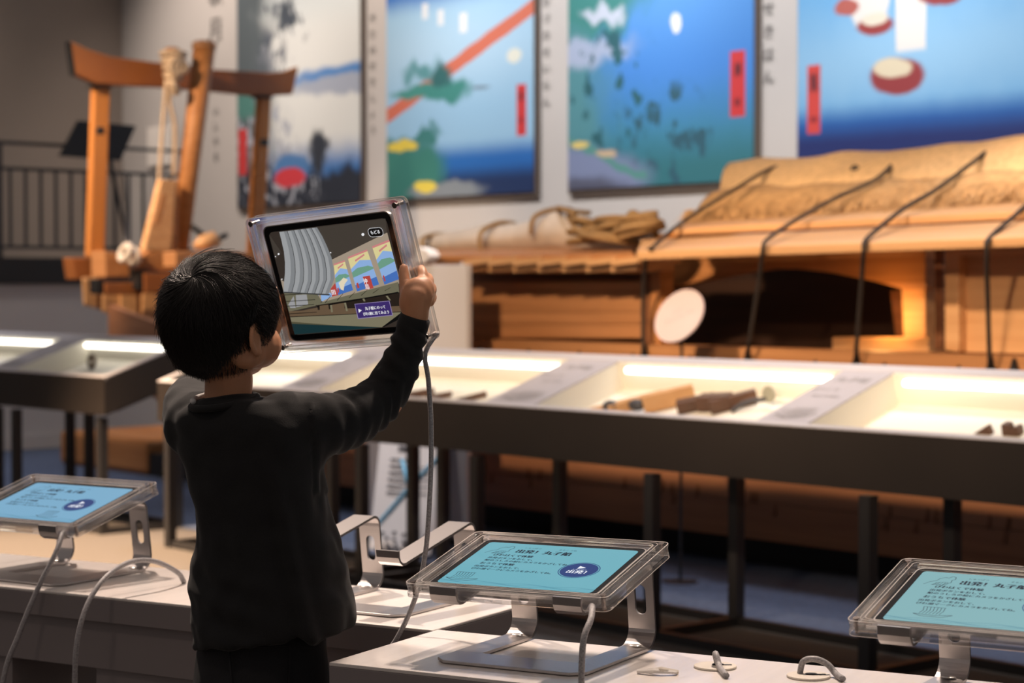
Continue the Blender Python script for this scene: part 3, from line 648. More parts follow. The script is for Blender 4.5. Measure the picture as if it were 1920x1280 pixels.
part(g, 'straw_fringe', M['straw2'], boat, kind='stuff')
# black lashing ropes over the roof and down to the gunwale
for pts in ([(1570, 296, 2.75), (1530, 297, 2.40), (1506, 302, 2.15), (1446, 316, 1.85), (1385, 350, 1.52), (1310, 396, 1.38), (1262, 430, 1.2), (1226, 462, .96), (1212, 480, 1.1), (1206, 560, 1.22), (1206, 668, 1.22)],
            [(1758, 280, 2.75), (1718, 281, 2.40), (1694, 286, 2.15), (1654, 328, 1.62), (1610, 352, 1.50), (1565, 372, 1.36), (1496, 410, 1.20), (1440, 448, .98), (1430, 470, .95), (1424, 520, 1.05), (1400, 672, 1.22)],
            [(1942, 258, 2.75), (1902, 259, 2.40), (1878, 264, 2.15), (1830, 300, 1.70), (1789, 331, 1.54), (1745, 362, 1.38), (1693, 392, 1.24), (1627, 446, .98), (1620, 470, .95), (1616, 520, 1.05), (1604, 678, 1.22)],
            [(2130, 246, 2.75), (2090, 247, 2.40), (2066, 252, 2.15), (1985, 330, 1.52), (1905, 402, 1.22), (1856, 446, .98), (1850, 470, .95), (1852, 560, 1.1), (1856, 690, 1.22)]):
    part(G().tube(bez([MQ(*p) for p in pts], 40), .0085, 8), 'lashing_rope', M['rope_dark'], boat, True)
part(G().tube([MQ(1640, 298, 1.95), MQ(1605, 318, 1.78)], .012, 6).ell(MQ(1604, 319, 1.78), .022), 'lashing_rope', M['rope_dark'], boat, True)
for px_ in (1206, 1400, 1604, 1856, 1900): 
    p = MQ(px_, 682, 1.24); part(G().prism([(p.x - .035, 1.235, .80), (p.x + .035, 1.235, .80), (p.x, 1.235, .90)], (0, .02, 0)), 'rope_cleat', M['black'], boat)
# stern: transom planks, rudder gear, gate-shaped frame

def mx(name, pts, x, th, m, bev=.006): return part(G().prism([MX(a_, b_, x + .05) for a_, b_ in pts], (-th * .6, 0, 0)), name, m, boat, bevel=bev)
mx('stern_plank', [(157, 520), (183, 520), (183, 578), (160, 572)], -6.55, .05, M['w_light'])
mx('stern_plank', [(184, 522), (194, 522), (194, 582), (184, 579)], -6.57, .04, M['w_dark'])
mx('stern_plank', [(194, 530), (226, 535), (226, 588), (212, 591), (194, 584)], -6.54, .05, M['w_light'])
mx('stern_plank', [(227, 545), (258, 545), (258, 612), (227, 606)], -6.52, .05, M['w_light'])
mx('stern_plank', [(258, 545), (268, 545), (268, 614), (258, 612)], -6.53, .04, M['w_dark'])
mx('stern_plank', [(268, 545), (420, 545), (420, 640), (268, 616)], -6.5, .05, M['w_light'])
mx('stern_plank', [(207, 592), (226, 588), (226, 625), (207, 625)], -6.56, .05, M['black'])
mx('stern_plank', [(216, 614), (420, 640), (420, 720), (205, 720)], -6.5, .05, M['w_panel'])
mx('stern_beam', [(198, 530), (268, 530), (268, 552), (198, 552)], -6.35, .14, M['w_red'])
mx('beam_cap', [(183, 522), (200, 524), (200, 552), (184, 550)], -6.37, .18, M['black'])
mx('stern_beam', [(272, 512), (420, 516), (420, 552), (272, 548)], -6.25, .16, M['w_red'])
mx('beam_cap', [(260, 504), (279, 506), (279, 545), (261, 543)], -6.27, .2, M['black'])
mx('deck_board', [(196, 470), (240, 478), (262, 520), (198, 520)], -6.5, .3, M['w_panel'])
mx('deck_board', [(262, 482), (300, 468), (420, 474), (440, 520), (300, 508), (268, 498)], -6.3, .4, M['w_orange'])
mx('foot_beam', [(430, 482), (500, 480), (500, 506), (430, 508)], -6.7, .2, M['w_red'])
mx('foot_beam', [(136, 483), (202, 483), (202, 522), (142, 524)], -6.75, .22, M['w_red'])
pst = [(178, 160, 208, 160, 167, 482, 197, 482), (488, 178, 510, 180, 469, 484, 493, 484)]
for (a1, b1, a2, b2, a3, b3, a4, b4) in pst:
    mx('gate_post', [(a3, b3), (a4, b4), (a2, b2), (a1, b1)], -6.68, .10, M['w_post'], .01)
for (xa, ya, w_) in ((190, 245, 7), (497, 267, 7)): mx('peg', [(xa - w_, ya - w_), (xa + w_, ya - w_), (xa + w_, ya + w_), (xa - w_, ya + w_)], -6.50, .04, M['black'])
beam = [(137, 140), (177, 158), (215, 160), (300, 164), (400, 172), (480, 180), (545, 177), (556, 124), (530, 134), (500, 136), (400, 130), (300, 118), (205, 106), (160, 92), (128, 77)]
mx('crossbeam', [(x_ + 5, y_) for x_, y_ in beam], -6.66, .10, M['w_red'], .012)
mx('beam_cap', [(139, 142), (142, 142), (133, 78), (130, 76)], -6.655, .11, M['black'])
mx('beam_cap', [(174, 158), (212, 161), (212, 165), (174, 163)], -6.64, .14, M['black'])
mx('beam_cap', [(484, 178), (513, 180), (513, 184), (484, 183)], -6.64, .14, M['black'])
# leaning pole, rudder post, peg and ropes
pA, pB = MX(336, 466, -6.35), MX(383, 90, -6.42)
part(G().tube([pA, pA.lerp(pB, .6), pB], [.060, .066, .073], 12), 'leaning_pole', M['w_orange'], boat, True)
part(G().tube([pB, pB + Vector((0, 0, .03)), pB + Vector((0, 0, .045))], [.082, .080, .05], 12), 'pole_cap', M['w_panel'], boat)
mx('rudder_post', [(270, 470), (322, 470), (331, 338), (303, 336)], -6.3, .10, M['w_light'])
mx('rudder_post', [(322, 470), (336, 470), (334, 338), (331, 338)], -6.32, .10, M['w_orange'])
mx('rudder_post', [(289, 420), (302, 420), (313, 365), (303, 365)], -6.2, .02, M['w_orange'])
part(G().tube([MX(322, 150, -6.45), MX(323, 90, -6.45)], .045, 10), 'rope_peg', M['w_panel'], boat, True)
g = G(); c_ = MX(325, 122, -6.40)
for k in range(6):
    g.torus(c_ + Vector((0, 0, .07 - k * .03)), .075 - .006 * k, .018, k=16, m=6, R=Matrix.Rotation(.2 * math.sin(k * 2), 3, 'X'))
for k in range(3): g.torus(c_ + Vector((.08, -.02 + .02 * k, -.02)), .05 - .008 * k, .014, k=16, m=6, R=Matrix.Rotation(math.pi / 2, 3, 'Y'))
part(g, 'rope_knot', M['rope_pale'], boat, True)
for pts in ([(322, 150), (318, 190), (328, 240), (326, 330)], [(312, 150), (304, 250), (296, 360), (280, 450)]):
    part(G().tube(bez([MX(a_, b_, -6.38) for a_, b_ in pts]), .014, 6), 'hanging_rope', M['rope_pale'], boat, True)
part(G().tube(bez([MX(318, 152, -6.36), MX(325, 160, -6.34), MX(332, 174, -6.36)]), .03, 8), 'rope_knot', M['rope_pale'], boat, True)
part(G().tube(bez([MX(365, 455, -6.2), MX(385, 448, -6.1), MX(400, 449, -6.1), (MX(425, 470, -6.1))]), [.03] * 1 + [.05] * 24, 10) if False else G().tube([MX(365, 462, -6.1), MX(380, 455, -6.1), MX(398, 449, -6.1), MX(412, 456, -6.1)], [.02, .05, .055, .02], 10), 'curved_block', M['w_light'], boat, True)
part(G().tube([MX(359, 424, -6.3), MX(378, 438, -6.3), MX(395, 455, -6.3), MX(425, 440, -6.3)], .018, 6), 'iron_fitting', M['black'], boat, True)
for k, (xa, ya) in enumerate(((235, 474), (250, 482))):
    t = part(G().torus(MX(xa, ya, -6.25), .05, .022, R=Matrix.Rotation(1.2 + .4 * k, 3, 'X'), k=16, m=6), 'white_rope_loop', M['cloth'], boat, True)
part(G().tube([MX(232, 330, -6.9), MX(238, 440, -6.5), MX(250, 520, -6.3)], .012, 6), 'iron_rod', M['leg'], boat, True)
for xa in (192, 225, 262, 300): pass
for i in range(6): mx('deck_board', [(330 + i * 90, 472), (415 + i * 90, 474), (415 + i * 90, 500), (330 + i * 90, 500)], -6.0 + i * .28, .26, M['w_panel'])
# things lying on the boat
bc = MQ(1000, 455, 1.6)
cb = thing('sail_cloth_bundle', bc, 'rolled pale sail cloth tied with straw rope on the low boat roof', 'cloth bundle', MF)
cl = [(770, 458, 24), (810, 452, 30), (860, 445, 34), (920, 438, 36), (980, 434, 38), (1030, 425, 46), (1060, 418, 50), (1090, 422, 48), (1130, 438, 36), (1190, 440, 28), (1230, 442, 16)]
rings = []
for a_, b_, w_ in cl:
    p = MQ(a_, b_ + w_ * .35, 1.6); r = w_ * .0022 * .9
    rings.append([p + Vector((.02 * math.sin(j), r * 1.5 * math.cos(2 * math.pi * j / 20), r * math.sin(2 * math.pi * j / 20) * (1 + .15 * math.sin(5 * j + a_)))) for j in range(20)])
part(G().loft(rings), 'rolled_cloth', M['cloth'], cb, True)
for (a_, b_, a2, b2) in ((815, 440, 800, 475), (935, 418, 900, 470), (1040, 392, 995, 440), (1075, 398, 1090, 440), (1050, 395, 1080, 402)):
    p, q = MQ(a_, b_, 1.55), MQ(a2, b2, 1.42); part(G().tube(bez([p + Vector((0, .1, 0)), p, p.lerp(q, .5) + Vector((0, -.05, .02)), q]), .012, 6), 'tie_rope', M['rope'], cb, True)
for k, (a_, b_, r_, lab) in enumerate(((1105, 440, .08, 'left'), (1150, 436, .11, 'middle'), (1200, 428, .09, 'right'))):
    t = thing('rope_coil', MQ(a_, b_, 1.35), 'brown straw rope coil on the boat roof, %s of the three' % {'left': 'leftmost', 'middle': 'flattest and widest', 'right': 'rightmost'}[lab], 'rope coil', MF, 'straw rope coils on the boat roof')
    g = G()
    for j in range(5): g.torus(MQ(a_, b_, 1.35) + Vector((random.uniform(-.02, .02), random.uniform(-.02, .02), -.02 + j * .018)), r_ * (1 - .1 * j), .013, k=20, m=6, R=Matrix.Rotation(random.uniform(-.3, .3), 3, 'X') @ Matrix.Rotation(random.uniform(-.2, .2), 3, 'Y'), sc=(1.3, 1, 1))
    part(g, 'coiled_rope', M['rope'], t, True)
for (a_, b_) in ((1187, 408), (1218, 420)):
    p = MQ(a_, b_, 1.4); o = part(G().ell(p, (.035, .03, .035)).tube([p, p + Vector((.05, 0, -.06))], .014, 6), 'rope_knot', M['rope'], frame=MF, base=p, smooth=True)
    tag(o, 'round brown rope knot %s of the straw rope heap on the roof' % ('topmost' if b_ < 415 else 'at the right end'), 'rope knot')
# warm lamp inside the cabin
lamp('cabin_lamp', 'POINT', (MQ(1640, 620, 1.62).x, 1.66, 1.02), (0, 0, 0), 2.4, (1, .5, .15), .04, frame=MF)
# ------------------------------------------------------------------ counters
Y1, Y2 = math.radians(-28.2), math.radians(-30)
def FRM(x, y, yaw, z=0): return Matrix.Translation((x, y, z)) @ Matrix.Rotation(yaw, 4, 'Z')
C1 = FRM(-.243, 2.632, Y1); C2 = FRM(-.115, 2.878, Y2)
t = thing('counter', (1.3, .14, 0), 'white-topped counter with the front tablet stand, nearest, at the lower right', 'counter', C1, 'white museum counters')
part(G().bx(0, 3.2, 0, .285, .645, .65), 'counter_top', M['counter'], t, bevel=.001)
part(G().bx(.0, 3.2, .0, .283, .60, .6449), 'top_edge', M['counter_side'], t, bevel=.001)
part(G().bx(.015, 3.19, .015, .27, 0, .60), 'base_panel', M['counter_side'], t)
t = thing('counter', (-1.4, .15, 0), 'white-topped counter behind the boy, running to the left edge', 'counter', C2, 'white museum counters')
part(G().bx(-1.04, 0, 0, .30, .645, .65), 'counter_top', M['counter'], t, bevel=.0015)
part(G().bx(-3, -1.042, 0, .30, .645, .65), 'counter_top', M['counter'], t, bevel=.0015)
part(G().bx(-3, 0, .0, .30, .608, .6449), 'top_edge', M['counter_side'], t, bevel=.001)
part(G().bx(-3, -.01, .012, .29, .53, .608), 'apron', M['counter_side'], t)
for a_, b_ in ((-3, -2.4), (-1.6, -.845), (-.66, -.02)):
    part(G().bx(a_, b_, .02, .28, 0, .53), 'support_panel', M['counter_side'], t)
# grommets and scraps
for k, (a_, b_, lab) in enumerate(((1341, 1251, 'left'), (1516, 1269, 'right'))):
    p = PZ(a_, b_, .65); o = thing('cable_grommet', p, 'round cream cable cover set in the counter, %s one of the pair' % lab, 'grommet', None, 'cable grommets')
    g = G().disc((p.x, p.y, .6502), .028, .003, 32); part(g, 'cover', M['grommet'], o, bevel=.001)
    g = G().disc((p.x + .004, p.y + .004, .6533), .008, .0004, 16).bx(p.x - .003, p.x + .022, p.y - .002, p.y + .004, .6533, .6537); part(g, 'slot', M['black'], o)
p = PZ(1240, 1266, .65)
o = thing('torn_tie', p, 'small torn scraps of twisted paper tie lying on the counter near the stand', 'scrap')
part(G().tube([p + Vector((-.03, .012, .003)), p + Vector((-.01, .002, .006)), p + Vector((.02, 0, .004))], [.003, .004, .002], 6), 'twisted_strip', M['paper'], o)
part(G().tube([p + Vector((-.015, .016, .003)), p + Vector((0, 0, .008)), p + Vector((.022, .006, .003))], [.002, .0035, .003], 6), 'twisted_strip', M['grommet'], o)
# ------------------------------------------------------------------ laptop style aluminium stands
def strap(g, prof, x0, x1, th, hole=None):
    """bent metal strip: profile in (y,z) swept in x; hole=(i0,i1,xa,xb) leaves a slot between profile points"""
    n = len(prof); nrm = []
    for i in range(n):
        a = Vector(prof[max(i - 1, 0)]); b = Vector(prof[min(i + 1, n - 1)]); d = (b - a).normalized(); nrm.append(Vector((-d.y, d.x)))
    def quad(i, j, xa, xb):
        vs = []
        for k in (i, j):
            p = Vector(prof[k]); q = p + nrm[k] * th
            vs += [(xa, p.x, p.y), (xb, p.x, p.y), (xb, q.x, q.y), (xa, q.x, q.y)]
        return vs
    segs = [(i, i + 1) for i in range(n - 1)]
    for (i, j) in segs:
        if hole and hole[0] <= i < hole[1]:
            for xa, xb in ((x0, hole[2]), (hole[3], x1)):
                g.add(quad(i, j, xa, xb), [(0, 1, 2, 3), (4, 7, 6, 5), (0, 4, 5, 1), (1, 5, 6, 2), (2, 6, 7, 3), (3, 7, 4, 0)])
        else:
            g.add(quad(i, j, x0, x1), [(0, 1, 2, 3), (4, 7, 6, 5), (0, 4, 5, 1), (1, 5, 6, 2), (2, 6, 7, 3), (3, 7, 4, 0)])
def arc(cy, cz, r, a0, a1, k=6): return [(cy + r * math.cos(math.radians(a0 + (a1 - a0) * i / k)), cz + r * math.sin(math.radians(a0 + (a1 - a0) * i / k))) for i in range(k + 1)]
def post_panel(x0, x1, ya, za, yb, zb, th):
    """upright with a rounded slot: plate in local (x, s) then placed along the slanted line"""
    g = G(); cx = (x0 + x1) / 2; L_ = math.hypot(yb - ya, zb - za); w = x1 - x0
    hole = rrect(.0165, .042, .008, cx, L_ * .52, 5)
    outer = []
    for (hx, hs) in hole:                                          # project the hole loop outwards on the rectangle
        dx, ds = hx - cx, hs - L_ * .52; k = min((w / 2) / abs(dx) if abs(dx) > 1e-6 else 9e9, ((L_ * .48) if ds > 0 else (L_ * .52)) / abs(ds) if abs(ds) > 1e-6 else 9e9)
        outer.append([cx + dx * k, L_ * .52 + ds * k])
    for cxn, csn in ((x0, 0), (x1, 0), (x1, L_), (x0, L_)):         # snap nearest to the corners
        j = min(range(len(outer)), key=lambda q: (outer[q][0] - cxn) ** 2 + (outer[q][1] - csn) ** 2); outer[j] = [cxn, csn]
    g.ring(outer, hole, 0, th)
    d = Vector((0, (yb - ya) / L_, (zb - za) / L_)); n = Vector((0, -d.z, d.y))
    g.v = [Vector((v.x, 0, 0)) + Vector((0, ya, za)) + d * v.y + n * v.z for v in g.v]
    return g
def stand(frame, label, half=.1115, lip_z=.095, back_z=.107):
    t = thing('tablet_stand', (0, .11, .65), label, 'tablet stand', frame, 'bent aluminium tablet stands on the counters')
    Z = .65; th = .004; hw = half; sw = .040
    # base: front bar with clipped corners, two side legs
    pts = [(-hw + .02, 0), (hw - .02, 0), (hw, .02), (hw, .205), (hw - sw, .205), (hw - sw, .068), (-hw + sw, .068), (-hw + sw, .205), (-hw, .205), (-hw, .02)]
    pts2 = [(-hw, .018), (-hw + .018, 0), (hw - .018, 0), (hw, .018)]
    g = G(); g.prism([(*p, Z + .001) for p in pts2 + [(hw, .068), (-hw, .068)]], (0, 0, th)); part(g, 'base_plate', M['alu'], t, bevel=.001)
    top_y, top_z = .222, Z + back_z
    for s in (-1, 1):
        xa, xb = (-hw, -hw + sw) if s < 0 else (hw - sw, hw)
        g = G(); strap(g, [(.0675, Z + .001), (.205, Z + .001)] + [(y, z + .001) for y, z in arc(.205, Z + .028, .028, -90, -5, 7)], xa, xb, th)
        part(g, 'side_leg', M['alu'], t, smooth=False)
        a0 = arc(.205, Z + .028, .028, -90, -5, 7)[-1]
        g = post_panel(xa, xb, a0[0], a0[1] + .001, top_y, top_z, th); up = part(g, 'upright', M['alu'], t)
        # arm: bend over, slope down to the front lip
        r = .017; arm = [(top_y - r + r * math.cos(math.radians(a)), top_z + r * math.sin(math.radians(a))) for a in (-4, 15, 35, 55, 75, 95, 103)]
        ly, lz = .013, Z + lip_z - .0125
        arm += [(ly + .012, lz + .002), (ly + .004, lz), (ly - .003, lz), (ly - .009, lz + .004), (ly - .012, lz + .010), (ly - .013, lz + .020)]
        g = G(); strap(g, arm, xa, xb, th); part(g, 'arm', M['alu'], t)
        part(G().bx(xa + .004, xb - .004, .06, .19, top_z + r * .6 - .0, top_z + r * .6) if False else G().ell(((xa + xb) / 2, .205, Z + .0075), (.010, .007, .0015)), 'bolt_cap', M['silver'], up, True)
    return t
# ------------------------------------------------------------------ tablets in clear acrylic cases
def tabM(p): return Matrix.Translation(p[:3]) @ (Matrix.Rotation(p[3], 4, 'Z') @ Matrix.Rotation(p[4], 4, 'X') @ Matrix.Rotation(p[5], 4, 'Y'))
CW, CH, TK = .300, .212, .019
def aface(g):                                                     # side faces of the clear plates are polished edges
    for i, f in enumerate(g.f):
        n = (g.v[f[1]] - g.v[f[0]]).cross(g.v[f[2]] - g.v[f[1]])
        g.mi[i] = 0 if n.length and abs(n.normalized().z) > .7 else 1
    return g
AC = [M['acrylic'], M['acrylic_edge']]
def tablet(frame, label, boat_at=None, scr=None, held=False, slot=True):
    t = thing('tablet', (0, CH / 2, -TK / 2), label, 'tablet', frame, None)
    cy = CH / 2
    g = G().ring(rrect(CW, CH, .010, 0, cy), rrect(.262, .190, .008, 0, cy), -.004, 0); part(aface(g), 'case_front_plate', AC, t, bevel=.0008)
    g = G().ring(rrect(CW - .002, CH - .002, .009, 0, cy), rrect(.268, .194, .008, 0, cy), -.0125, -.0046); part(aface(g), 'case_middle_ring', AC, t, bevel=.0008)
    g = G(); n = rrect(CW, CH, .010, 0, cy); g.prism([(*p, -.019) for p in n], (0, 0, .0058)); part(aface(g), 'case_back_plate', AC, t, bevel=.0008)
    for s in (-1, 1):
        g = G().bx(s * .141 - .002, s * .141 + .002, cy - .075, cy + .02, -.0035, .0016); part(aface(g), 'case_rail', AC, t, bevel=.0005)
    g = G()
    for sx in (-1, 1):
        for sy in (.009, CH - .009):
            o_ = part(G().disc((sx * (CW / 2 - .010), sy, -.0185), .0026, .0195, 12).disc((sx * (CW / 2 - .010), sy, .0001), .0042, .0012, 16), 'corner_screw', M['steel'], t)
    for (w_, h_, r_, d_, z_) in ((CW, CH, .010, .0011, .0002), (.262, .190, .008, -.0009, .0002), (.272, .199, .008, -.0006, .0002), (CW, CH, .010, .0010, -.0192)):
        part(G().ring(rrect(w_, h_, r_, 0, cy), rrect(w_ - 2 * d_, h_ - 2 * d_, r_ - d_, 0, cy), z_, z_ + .0003) if d_ > 0 else G().ring(rrect(w_ - 2 * d_, h_ - 2 * d_, r_ - d_, 0, cy), rrect(w_, h_, r_, 0, cy), z_, z_ + .0003), 'edge_glint_line', M['edge_glint'], t)  # thin pale rings that paint highlight lines on the clear plates
    body = part(G().prism([(*p, -.0122) for p in rrect(.2476, .1785, .012, 0, cy)], (0, 0, .0062)), 'tablet_body', M['tabody'], t, bevel=.001)
    part(G().prism([(*p, -.0059) for p in rrect(.2466, .1775, .0115, 0, cy)], (0, 0, .0006)), 'glass', M['glassblack'], body)
    part(G().ring(rrect(.2492, .1801, .012, 0, cy), rrect(.2462, .1771, .011, 0, cy), -.0058, -.0048), 'bezel_edge', M['silver'], body)
    SW, SH = .2290, .1600; x0, y0 = -SW / 2, cy - SH / 2; zt = -.0052
    if held: return t, body, (x0, y0, SW, SH, zt)
    part(G().prism([(*p, zt) for p in rrect(SW, SH, .006, 0, cy)], (0, 0, .0001)), 'screen', scr or M['scr'], body)
    Q = lambda u, v: (x0 + u * SW, y0 + v * SH)
    z = zt + .0002; g = G()
    letters(g, '出発！丸子船', *Q(.24, .785), .0142, z, bold=.0008)
    letters(g, 'しゅっぱつ', *Q(.27, .895), .0052, z); letters(g, 'まるこ ぶね', *Q(.50, .895), .0052, z)
    letters(g, 'びわはくで体験', *Q(.125, .685), .0088, z, bold=.0004)
    letters(g, '出発ボタンをおして、', *Q(.115, .615), .0074, z, bold=.00028); letters(g, '船のうしろの絵にカメラをかざしてね。', *Q(.115, .555), .0074, z, bold=.00028)
    letters(g, 'おうちで体験', *Q(.11, .475), .0088, z, bold=.0004)
    letters(g, '出発ボタンをおして、', *Q(.10, .405), .0074, z, bold=.00028); letters(g, 'びわ湖マークにカメラをかざしてね。', *Q(.10, .345), .0074, z, bold=.00028)
    bird = [(.055, .735), (.085, .80), (.11, .82), (.12, .87), (.145, .90), (.165, .89), (.18, .93), (.20, .915), (.205, .87), (.19, .85), (.195, .80), (.17, .77), (.16, .735), (.13, .75), (.10, .735), (.14, .80), (.18, .80)]
    line2(g, [Q(*p) for p in bird], .0008, z)
    for k in range(5): line2(g, [Q(.11 + .016 * k, .735), Q(.12 + .016 * k, .79)], .0006, z)
    bu, bv = boat_at or (.06, .07)
    for k in range(7): line2(g, [Q(bu + .02 + k * .018, bv + .07), Q(bu + .03 + k * .018, bv + .13), Q(bu + .02 + k * .019, bv + .2)], .0008, z)
    line2(g, [Q(bu + .02, bv + .2), Q(bu + .14, bv + .2)], .0008, z); line2(g, [Q(bu - .01, bv + .06), Q(bu + .04, bv + .02), Q(bu + .15, bv + .02), Q(bu + .2, bv + .07), Q(bu + .1, bv + .045), Q(bu - .01, bv + .06)], .001, z)
    part(g, 'screen_lettering', M['scr_ink'], body, kind='stuff')
    g = G()
    for k in range(3): line2(g, [Q(i / 40, .03 + .022 * k + .012 * math.sin(i * .5 + k * 1.4)) for i in range(41)], .0007, z)
    part(g, 'screen_waves', M['scr_wave'], body)
    g = G(); c = Q(.775, .47); zc = z + .0001
    g.disc((*c, zc), .0262, .00005, 48).ring([(c[0] + .0288 * math.cos(a), c[1] + .0288 * math.sin(a)) for a in [2 * math.pi * i / 48 for i in range(48)]], [(c[0] + .0276 * math.cos(a), c[1] + .0276 * math.sin(a)) for a in [2 * math.pi * i / 48 for i in range(48)]], zc, zc + .00005)
    part(g, 'start_button', M['scr_navy'], body)
    g = G(); g.add([(c[0] - .005, c[1] + .004, zc + .0002), (c[0] + .006, c[1] + .0095, zc + .0002), (c[0] - .005, c[1] + .015, zc + .0002)], [(0, 1, 2)])
    letters(g, '出発！', c[0] + .003, c[1] - .0115, .0125, zc + .0002, 'CENTER', bold=.0004); letters(g, 'しゅっぱつ', c[0], c[1] + .0, .0042, zc + .0002, 'CENTER')
    part(g, 'button_lettering', M['scr_white'], body)
    return t
TP1 = (-.0123, 2.5862, .7523, -.4772, .2263, -.0059)
TP2 = (-.8476, 3.3516, .7522, -.543, .2676, 0)
TP3 = (.5261, 2.2805, .752, -.5253, .2395, 0)
tablet(tabM(TP1), 'tablet with blue start page in a clear acrylic case, sharp, on the nearest stand', (.03, .06))
tablet(tabM(TP2), 'tablet with blue start page in a clear case, leftmost, on the counter behind the boy', (.58, .06), emis('screen_blue_left', (.20, .45, .66), .85))
tablet(tabM(TP3), 'tablet with blue-green start page in a clear case, cut by the right frame edge', (.14, .10), emis('screen_blue_right', (.24, .50, .54), .82))
stand(FRM(-.0095, 2.577, Y1), 'bent aluminium stand carrying the sharp front tablet')
stand(FRM(TP2[0] + .0, TP2[1] - .01, TP2[3]), 'bent aluminium stand carrying the leftmost tablet')
stand(FRM(TP3[0] + .0, TP3[1] - .01, TP3[3]), 'bent aluminium stand carrying the tablet at the right frame edge')
stand(FRM(-.265, 3.03, Y2), 'empty bent aluminium stand between the boy and the front tablet')
# ------------------------------------------------------------------ cables
def cable(pts, r, label, n=40):
    pts = [Vector(p) for p in pts]; t = part(G().tube(bez(pts, n), r, 10), 'cable', M['cable'], base=pts[-1], smooth=True)
    return tag(t, label, 'cable', 'grey braided security cables')
T1 = tabM(TP1); j = T1 @ Vector((.128, -.001, -.012))
cable([T1 @ Vector((.118, .012, -.0235)), j, PD(1108, 1160, j.y - .03), PD(1094, 1200, j.y - .05), PD(1090, 1280, j.y - .06), PD(1088, 1400, j.y - .06), PD(1090, 1700, j.y - .055), Vector((.085, j.y - .06, .012))], .0042, 'grey cable hanging from the right front corner of the front tablet')
T2 = tabM(TP2); j = T2 @ Vector((.12, -.002, -.012))
cable([T2 @ Vector((.118, .012, -.0235)), j, PD(105, 1035, j.y - .03), PD(70, 1105, j.y - .05), PD(35, 1190, j.y - .06), PD(5, 1280, j.y - .06), PD(-20, 1500, j.y - .06), Vector((-.80, j.y - .07, .012))], .0042, 'grey cable hanging from the leftmost tablet to the lower left corner')
q = PZ(345, 1093, .65)
cable([q + Vector((0, .0, .002)), PD(332, 1072, q.y - .02), PD(290, 1052, q.y - .07), PD(245, 1053, 3.22), PD(200, 1080, 3.16), PD(165, 1130, 3.12), PD(145, 1200, 3.10), PD(140, 1290, 3.1), PD(140, 1500, 3.1), Vector((-.66, 3.08, .012))], .0042, 'grey cable arching out of the counter slot and over its front edge')
q = PZ(1341, 1250, .65)
cable([q + Vector((.004, .004, .001)), q + Vector((-.0, -.002, .016)), q + Vector((.0, -.012, .018)), q + Vector((.003, -.03, .005)), q + Vector((.006, -.08, .0045))], .0041, 'grey cable coming up through the left cream grommet')
q = PZ(1512, 1267, .65)
cable([q + Vector((-.008, .004, .001)), q + Vector((-.004, .002, .018)), q + Vector((.010, .0, .022)), q + Vector((.026, -.002, .016)), q + Vector((.036, -.012, .005)), q + Vector((.04, -.04, .0045))], .0041, 'grey cable looping out of the right cream grommet')
HP = (-.2326, 2.9313, 1.0577, -.8932, 1.8608, .2691); TH_ = tabM(HP)
j = TH_ @ Vector((.143, .008, -.022))
cable([j, PD(797, 662, j.y), PD(803, 710, j.y), PD(808, 790, j.y), PD(808, 880, j.y), PD(803, 980, j.y), PD(797, 1040, j.y), PD(785, 1100, j.y - .01), PD(765, 1155, j.y - .02), PD(742, 1200, j.y - .02), PD(700, 1270, j.y - .02), PD(660, 1420, j.y - .02), Vector((-.20, j.y - .03, .012))], .0036, 'long grey cable hanging from the tablet the boy holds up')
# ------------------------------------------------------------------ the tablet held up, with its camera picture
t, body, (x0, y0, SW, SH, zt) = tablet(TH_, 'tablet in a clear acrylic case held up by the boy, showing a boat picture', held=True)
THi = TH_.inverted(); _o = THi @ Vector((0, 0, HC))
def hp(cx, cy, z=zt):                                              # point of the close-up picture -> screen plane
    d = THi.to_3x3() @ ray(490 + cx / 4.92, 390 + cy / 4.92); p = _o + d * ((z - _o.z) / d.z); return p
lo = rrect(SW, SH, .008, 0, CH / 2)
part(G().prism([(*p, zt) for p in lo], (0, 0, .0001)), 'screen', emis('picture_dark', (.040, .030, .024), .85), body)
def clampP(p):
    return Vector((min(max(p.x, x0 + .001), x0 + SW - .001), min(max(p.y, y0 + .001), y0 + SH - .001), p.z))
lay = [0]
def pic(pts, m, name='picture_area'):
    lay[0] += 1; z = zt + .00012 + lay[0] * .000012
    P_ = [clampP(hp(*p)) for p in pts]
    for p in P_: p.z = z
    nr = sum(((P_[i] - P_[0]).cross(P_[i + 1] - P_[0]) for i in range(1, len(P_) - 1)), Vector())
    if nr.z < 0: P_.reverse()
    GP.setdefault(m, G()).add(P_, [tuple(range(len(P_)))])
GP = {}
pc = {'beige': (.36, .29, .22), 'yel': (.70, .62, .30), 'lb': (.26, .42, .72), 'db': (.06, .16, .48), 'teal': (.10, .26, .26), 'redp': (.45, .06, .05), 'pinkp': (.60, .22, .22),
      'sail': (.33, .34, .35), 'sail2': (.22, .23, .24), 'seam': (.045, .045, .045), 'olive': (.15, .14, .09), 'oliveD': (.085, .078, .045), 'brownp': (.13, .085, .05), 'darkp': (.02, .014, .01),
      'hullp': (.20, .18, .115), 'water': (.008, .03, .035), 'blk': (.004, .004, .004), 'wht': (.85, .85, .88), 'purp': (.045, .025, .14), 'grn': (.15, .33, .24), 'net': (.32, .32, .33), 'crm': (.75, .66, .48), 'edge': (.30, .24, .45), 'ceil': (.055, .045, .036)}
pm = {k: emis('picture_' + k, v, .95) for k, v in pc.items()}
pic([(300, 190), (640, 150), (1150, 70), (1160, 225), (600, 500), (420, 450)], 'ceil'); pic([(20, 250), (180, 400), (80, 480)], 'ceil')
pic([(600, 500), (1162, 225), (1285, 690), (560, 900)], 'beige')
